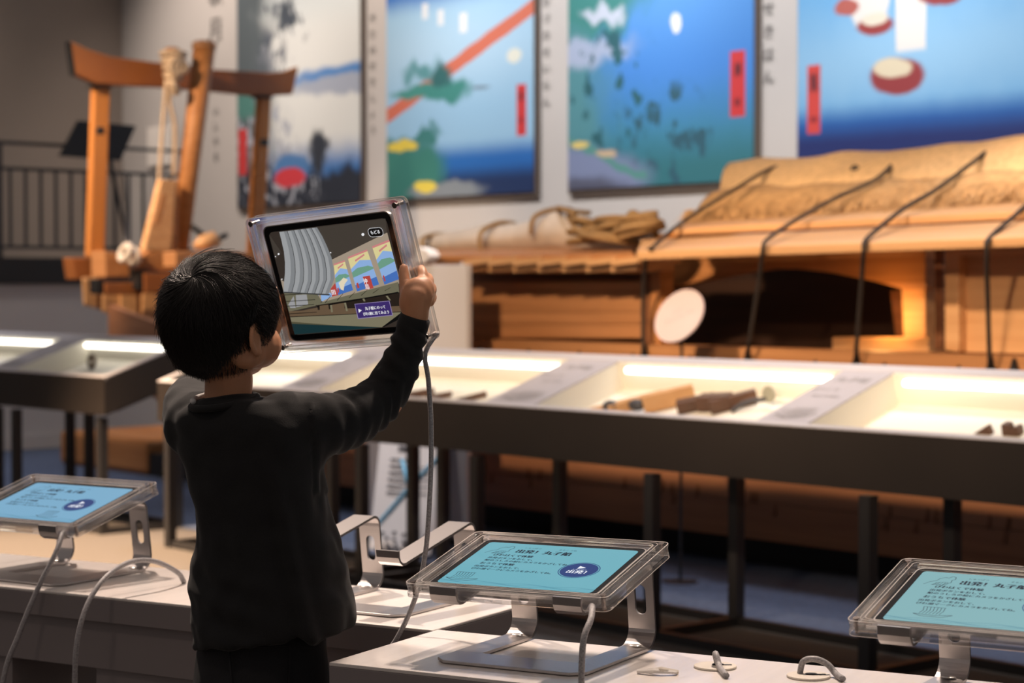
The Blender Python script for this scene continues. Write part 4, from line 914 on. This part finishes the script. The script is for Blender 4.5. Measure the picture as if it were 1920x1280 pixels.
for (a_, b_, c_, d_) in (((668, 515), (768, 480), (848, 757), (700, 805)), ((797, 452), (975, 380), (1088, 703), (884, 768)), ((1022, 352), (1180, 290), (1272, 655), (1138, 706))):
    L_ = lambda u, v: (a_[0] * (1 - u) * (1 - v) + b_[0] * u * (1 - v) + c_[0] * u * v + d_[0] * (1 - u) * v, a_[1] * (1 - u) * (1 - v) + b_[1] * u * (1 - v) + c_[1] * u * v + d_[1] * (1 - u) * v)
    pic([a_, b_, c_, d_], 'yel'); pic([L_(0, 0), L_(1, 0), L_(1, .05), L_(0, .05)], 'pinkp'); pic([L_(0, .35), L_(.5, .2), L_(1, .3), L_(1, .6), L_(0, .6)], 'lb')
    pic([L_(0, .45), L_(.3, .38), L_(.8, .42), L_(1, .5), L_(1, .6), L_(0, .6)], 'grn'); pic([L_(0, .6), L_(1, .55), L_(1, 1), L_(0, 1)], 'lb'); pic([L_(0, .82), L_(1, .78), L_(1, 1), L_(0, 1)], 'db')
    pic([L_(.3, .15), L_(.8, .08), L_(.8, .13), L_(.3, .2)], 'pinkp'); pic([L_(.06, .78), L_(.15, .77), L_(.15, .92), L_(.06, .93)], 'redp')
pic([(715, 690), (760, 640), (800, 660), (770, 700), (760, 760), (735, 750)], 'crm')
pic([(440, 800), (550, 790), (630, 780), (700, 790), (560, 860), (470, 850)], 'lb'); pic([(530, 800), (550, 798), (556, 850), (540, 852)], 'beige')
for pts in ([(640, 745), (683, 690), (712, 800), (655, 815)], [(937, 632), (1002, 620), (1038, 738), (966, 750)]): pic(pts, 'redp')
# boat in the picture
pic([(130, 660), (215, 680), (215, 780), (170, 790)], 'beige'); pic([(175, 780), (520, 790), (560, 860), (500, 900), (210, 960), (180, 850)], 'olive')
pic([(250, 890), (300, 810), (320, 920), (270, 920)], 'net'); pic([(320, 800), (420, 795), (435, 885), (325, 915)], 'net'); pic([(180, 850), (240, 890), (240, 950), (195, 930)], 'teal')
pic([(510, 880), (1265, 680), (1275, 780), (520, 930)], 'olive'); pic([(510, 895), (1275, 775), (1290, 960), (540, 985)], 'darkp')
pic([(515, 905), (1265, 770), (1267, 782), (517, 915)], 'blk')
pic([(210, 955), (1290, 900), (1290, 960), (215, 1010)], 'brownp'); pic([(350, 950), (520, 915), (530, 985), (360, 1000)], 'brownp'); pic([(540, 900), (620, 890), (630, 965), (545, 980)], 'brownp'); pic([(655, 890), (765, 872), (775, 955), (660, 965)], 'brownp')
for (a_, b_, c_, d_) in ((636, 895, 655, 960), (765, 873, 793, 950), (935, 835, 955, 860), (1150, 810, 1190, 850)): pic([(a_, b_), (a_ + 18, b_ - 3), (c_ + 8, d_ - 2), (c_ - 8, d_)], 'crm' if False else 'hullp')
pic([(205, 1005), (1290, 955), (1290, 1010), (1125, 1135), (560, 1110), (235, 1060)], 'hullp'); pic([(235, 1050), (700, 1080), (1125, 1115), (1125, 1140), (240, 1075)], 'oliveD')
pic([(1290, 965), (1300, 1010), (1140, 1125), (1120, 1125)], 'blk'); pic([(1210, 1100), (1230, 1100), (1290, 1160), (1270, 1170)], 'blk')
pic([(236, 1070), (1120, 1130), (1300, 1135), (1300, 1160), (300, 1230), (250, 1160)], 'water'); pic([(205, 1005), (1290, 952), (1290, 958), (206, 1011)], 'blk')
for (a_, b_) in ((180, 800), (200, 860), (190, 905), (215, 975)): pic([(a_, b_), (a_ + 300, b_ - 20), (a_ + 300, b_ - 15), (a_, b_ + 6)], 'blk')
for k in range(6): x_ = 590 + k * 110; pic([(x_, 870 - k * 22), (x_ + 55, 800 - k * 14), (x_ + 60, 800 - k * 14), (x_ + 5, 872 - k * 22)], 'blk')
# the great sail
Lc = [(165, 205), (190, 300), (212, 400), (222, 500), (222, 600), (212, 690), (195, 772)]; Rc = [(520, 170), (572, 260), (612, 345), (655, 450), (676, 560), (680, 650), (625, 798)]
def sail(u, k):
    a_, b_ = Lc[k], Rc[k]; uu = u ** .85; return (a_[0] * (1 - uu) + b_[0] * uu, a_[1] * (1 - uu) + b_[1] * uu)
for c in range(6):
    for k in range(6):
        pic([sail(c / 6, k), sail((c + .55) / 6, k), sail((c + .55) / 6, k + 1), sail(c / 6, k + 1)], 'sail'); pic([sail((c + .5) / 6, k), sail((c + 1) / 6, k), sail((c + 1) / 6, k + 1), sail((c + .5) / 6, k + 1)], 'sail2')
        if c < 5: a_, b_ = sail((c + 1) / 6, k), sail((c + 1) / 6, k + 1); pic([(a_[0] - 6, a_[1]), (a_[0] + 6, a_[1]), (b_[0] + 6, b_[1]), (b_[0] - 6, b_[1])], 'seam')
pic([(180, 770), (640, 790), (640, 802), (180, 782)], 'seam')
for (a_, b_, r_) in ((945, 240, 14), (30, 255, 10), (168, 420, 9), (140, 443, 5), (125, 622, 9), (198, 652, 6), (648, 407, 6)):
    pic([(a_ + r_ * math.cos(q_ * .785), b_ + r_ * math.sin(q_ * .785)) for q_ in range(8)], 'wht')
pic([(868, 880), (1190, 850), (1222, 985), (900, 1018)], 'edge'); pic([(873, 884), (1186, 855), (1216, 981), (904, 1012)], 'purp'); pic([(903, 925), (936, 938), (908, 962)], 'wht')
def rr(a_, b_, w_, h_, sk, m):
    pic([(a_ + x_ + (y_ * .25), b_ + y_ - x_ * sk) for x_, y_ in rrect(w_, h_, h_ * .38, 0, 0, 4)], m)
rr(1063, 219, 136, 84, .09, 'wht'); rr(1063, 219, 130, 77, .09, 'blk')
for k, (a_, b_) in enumerate(zip([(480, 1192), (500, 1172), (520, 1168), (530, 1180)], [(500, 1172), (520, 1168), (530, 1180), (548, 1165)])):
    pic([(a_[0], a_[1] - 4), (b_[0], b_[1] - 4), (b_[0], b_[1] + 4), (a_[0], a_[1] + 4)], 'wht')
z = zt + .00012 + (lay[0] + 5) * .000012
def ptext(s_, cx, cy, size, m='wht', bold=0):
    p = hp(cx, cy); q = hp(cx + 100, cy - 8); ang = math.atan2(q.y - p.y, q.x - p.x) * .0; g = GP.setdefault(m, G())
    letters(g, s_, 0, 0, size, 0, 'CENTER', Matrix.Translation((p.x, p.y, z)) @ Matrix.Rotation(ang, 4, 'Z'), bold)
ptext('もどる', 1063, 232, .0062, bold=.0002); ptext('丸子船にのって', 1063, 927, .0056, bold=.0002); ptext('びわ湖に出てみよう', 1072, 975, .0056, bold=.0002)
ptext('沖', 973, 688, .0085, bold=.0003); ptext('島', 990, 738, .0085, bold=.0003); ptext('田', 680, 790, .0085, bold=.0003)
k_ = list(GP); g = G()
for i_, kk in enumerate(k_):
    g.cur = i_; g.add(GP[kk].v, GP[kk].f)
part(g, 'screen_picture', [pm[kk] for kk in k_], body, kind='stuff')
# ------------------------------------------------------------------ the boy
def remesh(g, vox, smooth=6, fac=.5):
    me = bpy.data.meshes.new('r'); me.from_pydata([tuple(v) for v in g.v], [], g.f); o = bpy.data.objects.new('r', me); COL.objects.link(o)
    m = o.modifiers.new('r', 'REMESH'); m.mode = 'VOXEL'; m.voxel_size = vox
    if smooth: s = o.modifiers.new('s', 'SMOOTH'); s.iterations = smooth; s.factor = fac
    r = bpy.data.meshes.new_from_object(o.evaluated_get(bpy.context.evaluated_depsgraph_get())); bpy.data.objects.remove(o)
    g2 = G(); g2.v = [v.co.copy() for v in r.vertices]; g2.f = [list(p.vertices) for p in r.polygons]; g2.mi = [0] * len(g2.f); bpy.data.meshes.remove(r); return g2
def limb(g, pts, rs, k=14, n=None):
    """tapered rounded chain"""
    pts = [Vector(p) for p in pts]
    if len(pts) > 2:
        q = bez(pts, (len(pts) - 1) * 6); t = np.linspace(0, len(pts) - 1, len(q)); rr_ = np.interp(t, range(len(pts)), rs)
    else: q, rr_ = pts, rs
    g.tube(q, list(rr_), k); g.ell(q[0], rr_[0] * .99, nu=14, nv=9); g.ell(q[-1], rr_[-1] * .99, nu=14, nv=9)
HY = 2.74
HCt = PD(410, 585, HY); hyaw = math.radians(-40)
HM = Matrix.Translation(HCt) @ Matrix.Rotation(hyaw, 4, 'Z') @ Matrix.Rotation(math.radians(3), 4, 'X')
boy = thing('person', (-.36, 2.78, 0), 'boy with short black hair and black long-sleeved top, back turned, holding up a tablet', 'person')
# --- head in its own axes: x right, y forward (face), z up
gh = G()
gh.ell((0, -.002, .002), (.070, .073, .070), nu=28, nv=18)
gh.ell((0, .030, -.040), (.056, .050, .050), nu=20, nv=14)          # face
gh.ell((0, .045, -.074), (.026, .026, .018), nu=16, nv=10)         # chin
for s in (-1, 1):
    gh.ell((s * .036, .038, -.048), (.031, .034, .032)); gh.ell((s * .05, .004, -.052), (.020, .035, .026))
gh.ell((0, .060, .012), (.046, .024, .030)); gh.ell((0, .082, -.030), (.010, .012, .012)); limb(gh, [(0, .076, -.004), (0, .086, -.028)], [.006, .009], 10)
gh.ell((0, .072, -.052), (.017, .010, .006)); gh.ell((0, .070, -.059), (.015, .010, .006))
for s in (-1, 1): gh.ell((s * .029, .068, -.006), (.014, .008, .008))
for s in (-1, 1):                                                  # ears
    R = Matrix.Rotation(s * math.radians(26), 3, 'Z')
    c = Vector((s * .076, -.004, -.034))
    gh.torus(c, .0145, .0036, R=R @ Matrix.Rotation(math.pi / 2, 3, 'Y'), sc=(1.35, 1, 1), k=22); gh.ell(c + Vector((-s * .003, .003, 0)), (.004, .014, .019), R=R); gh.ell(c + Vector((-s * .002, .006, -.019)), (.005, .007, .008), R=R)
    gh.ell(c + Vector((-s * .006, .004, 0)), (.008, .008, .016))
gh.T(HM)
# --- body
nb = PD(428, 700, HY + .005); nt2 = PD(424, 775, HY + .012)
limb(gh, [HM @ Vector((0, -.012, -.05)), nb, nt2], [.040, .0335, .032], 18)
ctr = lambda px, py, d: PD(px, py, d)
gh.loft([[Vector((c.x + rx * math.cos(a) * math.cos(-.45) - ry * math.sin(a) * math.sin(-.45), c.y + rx * math.cos(a) * math.sin(-.45) + ry * math.sin(a) * math.cos(-.45), c.z)) for a in [2 * math.pi * i / 24 for i in range(24)]]
         for (c, rx, ry) in ((ctr(450, 790, 2.755), .045, .035), (ctr(455, 820, 2.755), .085, .05), (ctr(470, 900, 2.76), .088, .06), (ctr(490, 1050, 2.77), .078, .055), (ctr(495, 1200, 2.78), .075, .055), (Vector((-.352, 2.785, .56)), .075, .055))])
SR, ER, WR = PD(560, 795, 2.725), PD(722, 752, 2.825), PD(777, 603, 2.812)
SL, EL, WL = PD(355, 792, 2.80), PD(372, 748, 2.93), PD(488, 640, 2.985)
limb(gh, [SR, ER, WR], [.033, .026, .0185], 14); limb(gh, [SL, EL, WL], [.033, .026, .0185], 14)
for s, hx in ((-1, -.395), (1, -.312)):                            # legs
    yy = 2.80 - s * .02
    limb(gh, [(hx, yy, .57), (hx - .004, yy + .008, .30), (hx - .006, yy - .01, .07)], [.056, .042, .028], 14)
    gh.ell((hx + .012, yy + .035, .035), (.026, .062, .026), R=Matrix.Rotation(-.4, 3, 'Z'))
# --- hands
def finger(g, pts, r0, r1): limb(g, pts, list(np.linspace(r0, r1, len(pts))), 10)
def TP(x, y, z): return TH_ @ Vector((x, y, z))
pc_ = PD(781, 556, 2.806)
ax = (PD(795, 525, 2.82) - PD(778, 600, 2.812)).normalized()
R_ = Matrix.Rotation(math.radians(8), 3, 'Y')
gh.ell(pc_, (.0235, .0150, .028), R=R_, nu=20, nv=14); gh.ell(PD(790, 545, 2.812), (.0195, .014, .0215), R=R_, nu=18, nv=12); gh.ell(PD(767, 562, 2.808), (.0145, .0135, .022), R=R_); limb(gh, [PD(778, 598, 2.812), pc_], [.019, .020], 14)
finger(gh, [PD(763, 565, 2.808), PD(760, 538, 2.815), PD(757, 516, 2.822), PD(757, 503, 2.826)], .0100, .0070)
for pts, r in (([(788, 542, 2.812), (793, 517, 2.822), (789, 505, 2.838), (778, 510, 2.872)], .0082), ([(798, 548, 2.815), (804, 527, 2.825), (799, 519, 2.850), (783, 524, 2.880)], .0085),
               ([(804, 556, 2.818), (810, 541, 2.832), (804, 538, 2.858), (788, 543, 2.882)], .0080), ([(806, 566, 2.822), (811, 557, 2.838), (804, 557, 2.860), (790, 562, 2.880)], .0072)):
    finger(gh, [PD(*p) for p in pts], r, r * .8)
limb(gh, [WL, PD(504, 612, 2.985)], [.0185, .02], 14); gh.ell(PD(502, 600, 2.985), (.020, .015, .026))
finger(gh, [PD(508, 606, 2.982), TP(-.139, .060, .012), TP(-.132, .082, .008)], .009, .007)
for k in range(4):
    v = .03 + .0165 * k; finger(gh, [TP(-.162, v, .004), TP(-.164, v + .008, -.018), TP(-.152, v + .012, -.028), TP(-.128, v + .012, -.027)], .0078, .0062)
gb_ = remesh(gh, .0024, 5, .5)
part(gb_, 'body', M['skin'], boy, True)
# eyes
for s in (-1, 1):
    e = part(G().ell((s * .029, .066, -.010), .0105).T(HM), 'eye', M['eye'], boy, True)
    part(G().ell((s * .029, .0735, -.010), (.005, .0035, .005)).T(HM), 'iris', M['iris'], e, True)
    g = G().ell((s * .029, .077, .010), (.013, .003, .002)).T(HM); part(g, 'eyebrow', M['hair'], boy, True)
g = G(); g.ell((0, .0805, -.0525), (.014, .004, .0028)); g.ell((0, .0785, -.0585), (.012, .004, .003)); g.T(HM); part(g, 'lips', M['lip'], boy, True)
# thumb nail
# --- shirt
gs = G(); sh = -.42
rows = [  # y px, left px, right px, depth, thickness
 (742, 376, 474, 2.748, .038), (749, 368, 482, 2.748, .041), (754, 350, 508, 2.75, .047), (760, 336, 548, 2.755, .054), (772, 325, 584, 2.755, .062), (795, 322, 600, 2.755, .068), (834, 331, 606, 2.76, .072), (880, 347, 606, 2.765, .075),
 (930, 363, 612, 2.765, .077), (975, 371, 624, 2.77, .078), (1010, 372, 635, 2.77, .080), (1063, 361, 650, 2.775, .084), (1110, 356, 662, 2.775, .088), (1160, 360, 668, 2.775, .090), (1196, 363, 664, 2.775, .090)]
rings = []; K = 48
for (py, l, r, d, th) in rows:
    a, b = PD(l, py, d), PD(r, py, d); c = (a + b) / 2; hw = (b.x - a.x) / 2
    # ellipse turned by sh: visible half width = sqrt((A cos)^2+(B sin)^2) -> solve A
    B_ = th; A_ = math.sqrt(max(hw * hw - (B_ * math.sin(sh)) ** 2, 1e-4)) / math.cos(sh)
    ring = []
    for i in range(K):
        t_ = 2 * math.pi * i / K; x = A_ * abs(math.cos(t_)) ** .85 * (1 if math.cos(t_) > 0 else -1); y = B_ * abs(math.sin(t_)) ** .85 * (1 if math.sin(t_) > 0 else -1)
        zz = c.z
        if py < 765: zz += .11 * x
        if py > 1150: zz = c.z + .018 * (x / A_) * (py - 1150) / 46     # hem higher at the right side
        ring.append(Vector((c.x + x * math.cos(sh) - y * math.sin(sh), c.y + x * math.sin(sh) + y * math.cos(sh), zz)))
    rings.append(ring)
gs.loft(rings)
limb(gs, [PD(535, 802, 2.735), PD(600, 798, 2.75), PD(660, 782, 2.785), PD(716, 744, 2.822), PD(748, 690, 2.822), PD(765, 640, 2.815), PD(775, 604, 2.812)], [.052, .047, .040, .0335, .030, .0255, .0205], 20)
limb(gs, [PD(372, 800, 2.79), PD(358, 760, 2.86), PD(378, 730, 2.94), PD(440, 675, 2.965), PD(487, 642, 2.984)], [.048, .040, .034, .028, .021], 18)
gs.ell(PD(560, 835, 2.745), (.045, .05, .05))
gs = remesh(gs, .0042, 8, .5)
me_ = bpy.data.meshes.new('n'); me_.from_pydata([tuple(v) for v in gs.v], [], gs.f); me_.update()
nrm = [v.normal.copy() for v in me_.vertices]; bpy.data.meshes.remove(me_)
arm_ = [SR, PD(640, 790, 2.77), ER, PD(755, 670, 2.82), WR]
zt0, zb0 = PD(500, 760, 2.75).z, PD(500, 1200, 2.77).z
for i, v in enumerate(gs.v):
    d = min(((v - a).length, k) for k, a in enumerate(arm_)); u = (zt0 - v.z) / (zt0 - zb0); n = nrm[i]; amt = 0
    if v.x > SR.x + .02 and d[0] < .10:                             # sleeve wrinkles across the arm
        ln = (v - SR).dot((ER - SR).normalized()) if v.z < ER.z + .03 or v.x < ER.x - .02 else .3 + (v - ER).dot((WR - ER).normalized())
        amt = .0030 * math.sin(ln * 250 + 4 * noise.noise(v * 14)) * (.5 + noise.noise(v * 22)) + .003 * noise.noise(v * 26)
    else:
        q_ = Vector((v.x * 26 + v.z * 9, v.y * 26, v.z * 5)); amt = .0075 * noise.noise(q_) * min(1, max(0.05, u)) + .0028 * noise.noise(v * 34)
        dg = (v.x - (-.30)) - (v.z - .80) * -.22                    # fold from the armpit down
        amt += .007 * math.exp(-(dg / .010) ** 2) * min(1, max(0, (u - .2) * 4)) - .006 * math.exp(-((dg + .020) / .010) ** 2) * min(1, max(0, (u - .2) * 4))
        if u > .55: amt += .003 * math.sin((v.z + .3 * v.x) * 130) * min(1, (u - .55) * 4) * max(0, .4 + noise.noise(v * 9))
    gs.v[i] = v + n * amt
shirt = part(gs, 'long_sleeved_top', M['shirt'], boy, True)
# collar band, hem seam, cuffs
cA, cB = PD(364, 757, 2.745), PD(478, 741, 2.745); cc = (cA + cB) / 2 
g = G(); pts = []
for i in range(41):
    t_ = 2 * math.pi * i / 40; x = .0445 * math.cos(t_); y = .047 * math.sin(t_); xr = x * math.cos(-.3) - y * math.sin(-.3); yr = x * math.sin(-.3) + y * math.cos(-.3)
    pts.append(Vector((cc.x + xr, HY + .004 + yr, cc.z - .003 + .13 * xr + .10 * yr)))
g.tube(pts, .0052, 10, cap=False); part(g, 'collar_band', M['shirt'], boy, True)
g = G(); g.tube([p + Vector((.002, 0, .0085)) for p in pts[15:25]], .0042, 8); part(g, 'undershirt_edge', M['undershirt'], boy, True, label='white undershirt edge at the neck')
for (w_, e_) in ((PD(777, 600, 2.812), PD(760, 655, 2.818)), (PD(490, 640, 2.985), PD(455, 665, 2.97))):
    d = (w_ - e_).normalized(); g = G(); g.tube([w_ - d * .014, w_ - d * .010, w_ + d * .004, w_ + d * .006], [.0222, .0228, .0222, .0195], 20); part(g, 'cuff', M['shirt'], boy, True)
# --- trousers and shoes
gt = G(); rows = [(Vector((-.350, 2.785, .72)), .090, .066), (Vector((-.350, 2.785, .66)), .096, .070), (Vector((-.352, 2.785, .60)), .102, .074), (Vector((-.354, 2.785, .54)), .104, .076), (Vector((-.354, 2.785, .50)), .102, .072)]
gt.loft([[Vector((c.x + rx * math.cos(a) * math.cos(sh) - ry * math.sin(a) * math.sin(sh), c.y + rx * math.cos(a) * math.sin(sh) + ry * math.sin(a) * math.cos(sh), c.z)) for a in [2 * math.pi * i / 28 for i in range(28)]] for c, rx, ry in rows])
for s, hx in ((-1, -.398), (1, -.308)):
    yy = 2.80 - s * .02; limb(gt, [(hx, yy, .53), (hx - .004, yy + .008, .30), (hx - .006, yy - .008, .09)], [.068, .056, .044], 18)
gt = remesh(gt, .005, 6); 
for i, v in enumerate(gt.v): gt.v[i] = v + Vector((noise.noise(v * 25), noise.noise(v * 25 + Vector((5, 5, 5))), 0)) * .003
tr = part(gt, 'trousers', M['pants'], boy, True)
# back pockets, waist seam
def onback(px, py): p = PD(px, py, 2.70); return p
for (xa, xb) in ((430, 545),):
    g = G(); 
    pa = [(xa, 1214), (xb, 1210), (xb - 3, 1290), ((xa + xb) / 2, 1305), (xa + 5, 1290), (xa, 1214)]
    P_ = []
    for (a_, b_) in pa:
        p = PD(a_, b_, 2.76); x = p.x + .352; y = 2.785; # ray-march to the trouser surface
        d = ray(a_, b_); 
        best = None
        for dep in np.arange(2.60, 2.80, .001):
            q = Vector((0, 0, HC)) + d * (dep / d.y); lx = (q.x + .353) * math.cos(sh) + (q.y - 2.785) * math.sin(sh); ly = -(q.x + .353) * math.sin(sh) + (q.y - 2.785) * math.cos(sh)
            if (lx / .1045) ** 2 + (ly / .0765) ** 2 < 1: best = q; break
        P_.append(best or p)
    g.tube(P_, .0016, 6); part(g, 'pocket_seam', M['pants'], tr, True)
for s, hx in ((-1, -.404), (1, -.314)):
    yy = 2.80 - s * .02
    g = G(); g.ell((hx + .014, yy + .035, .036), (.036, .085, .034), R=Matrix.Rotation(-.4, 3, 'Z')); g.ell((hx, yy - .005, .06), (.034, .04, .035))
    g = remesh(g, .005, 4)
    for i, v in enumerate(g.v): g.v[i] = Vector((v.x, v.y, max(v.z, .004)))
    part(g, 'shoe', M['pants'], boy, True)
# --- hair: a cap and many strands running from the whorl
def hair_r(d):                                                     # radius of the hair volume along direction d (world axes, from head centre)
    h = math.hypot(d.x, d.y); a = .0835; z = d.z
    if z >= 0: rz_ = .0815
    else: rz_ = .098
    r = 1 / math.sqrt((h / a) ** 2 + (z / rz_) ** 2); return r
Fd = (HM.to_3x3() @ Vector((0, 1, 0))); Rd = (HM.to_3x3() @ Vector((1, 0, 0)))
def limit_z(d):                                                    # hairline height under the centre for a horizontal bearing
    h = Vector((d.x, d.y, 0)); h.normalize(); f = h.dot(Fd); s = h.dot(Rd)
    ang = math.degrees(math.acos(max(-1, min(1, f))))               # 0 face, 180 nape
    return float(np.interp(ang, [0, 40, 62, 78, 84, 92, 104, 118, 135, 180], [.020, .012, -.012, -.032, -.018, -.006, -.026, -.056, -.076, -.080]))
cap = G(); cap.ell((0, 0, 0), 1, nu=72, nv=52)
keep = {}; V = []
for v in cap.v:
    d = v.normalized(); r = hair_r(d) - .004; p = d * r; lz = limit_z(d)
    V.append((p, lz))
fs = [f for f in cap.f if all(V[i][0].z > V[i][1] + .004 for i in f)]
g = G(); used_ = sorted({i for f in fs for i in f}); mp = {i: k for k, i in enumerate(used_)}
outer = [HCt + V[i][0] for i in used_]; inner = [HCt + V[i][0] * .86 for i in used_]
n_ = len(outer); edges = {}
F2 = [tuple(mp[i] for i in f) for f in fs]
for f in F2:
    for a_, b_ in zip(f, f[1:] + f[:1]): edges[(a_, b_)] = 1
F3 = list(F2) + [tuple(i + n_ for i in reversed(f)) for f in F2]
for (a_, b_) in edges:
    if (b_, a_) not in edges: F3.append((b_, a_, a_ + n_, b_ + n_))
g.add(outer + inner, F3); hair = part(g, 'hair_cap', M['hair'], boy, True)
Wd = Vector((-.34, -.72, .60)).normalized(); e1 = Wd.orthogonal().normalized(); e2 = Wd.cross(e1)
g = G(); R3 = random.Random(3)
def strand(ph, t0, lng, lift, r, curl):
    pts = []; k = 9; prev = None
    for j in range(k + 1):
        s = j / k; th = t0 + lng * s; p_ = ph + curl * math.exp(-th * 2.2) + .05 * math.sin(7 * s + ph * 3)
        d = Wd * math.cos(th) + (e1 * math.cos(p_) + e2 * math.sin(p_)) * math.sin(th)
        rad = hair_r(d) - .004 + lift * (.15 + s) ; p = d * rad
        lz = limit_z(d) - .006 - R3.random() * .004
        if p.z < lz and j > 1:
            if prev is not None: pts.append(HCt + prev + Vector((0, 0, -.004)))
            break
        prev = p; pts.append(HCt + p)
    if len(pts) < 3: return
    n = len(pts); g.tube(pts, [r * (1 - .75 * (i / (n - 1)) ** 2) for i in range(n)], 3, cap=False)
for i in range(11500):
    t0 = math.acos(1 - R3.random() ** 1.0 * 1.45) if R3.random() < .8 else R3.random() * .5
    strand(R3.random() * 6.283, max(.02, t0), R3.uniform(.5, 1.1), R3.uniform(.0015, .0065) if R3.random() < .93 else R3.uniform(.007, .011), R3.uniform(.00022, .00045), 1.3)
o = part(g, 'hair_strands', M['hair'], boy, True, kind='stuff')
g = G()
for i in range(420):                                               # loose ends at the nape and over the ear
    an = R3.uniform(95, 180) * R3.choice((-1, 1)); hdir = (Matrix.Rotation(math.radians(an), 3, 'Z') @ Fd); hdir.z = 0; hdir.normalize()
    lz = limit_z(hdir); d = Vector((hdir.x, hdir.y, 0)) * .07 + Vector((0, 0, lz)); d.normalize(); p = HCt + d * (hair_r(d) - .004)
    up = p + Vector((0, 0, .03)) + hdir * .012; e = p + Vector((R3.uniform(-.008, .008), R3.uniform(-.008, .008), -R3.uniform(.006, .018))) - hdir * .004
    g.tube([up, p + hdir * .002, e], [.0004, .0004, .0001], 3, cap=False)
part(g, 'loose_hair', M['hair'], boy, True, kind='stuff')
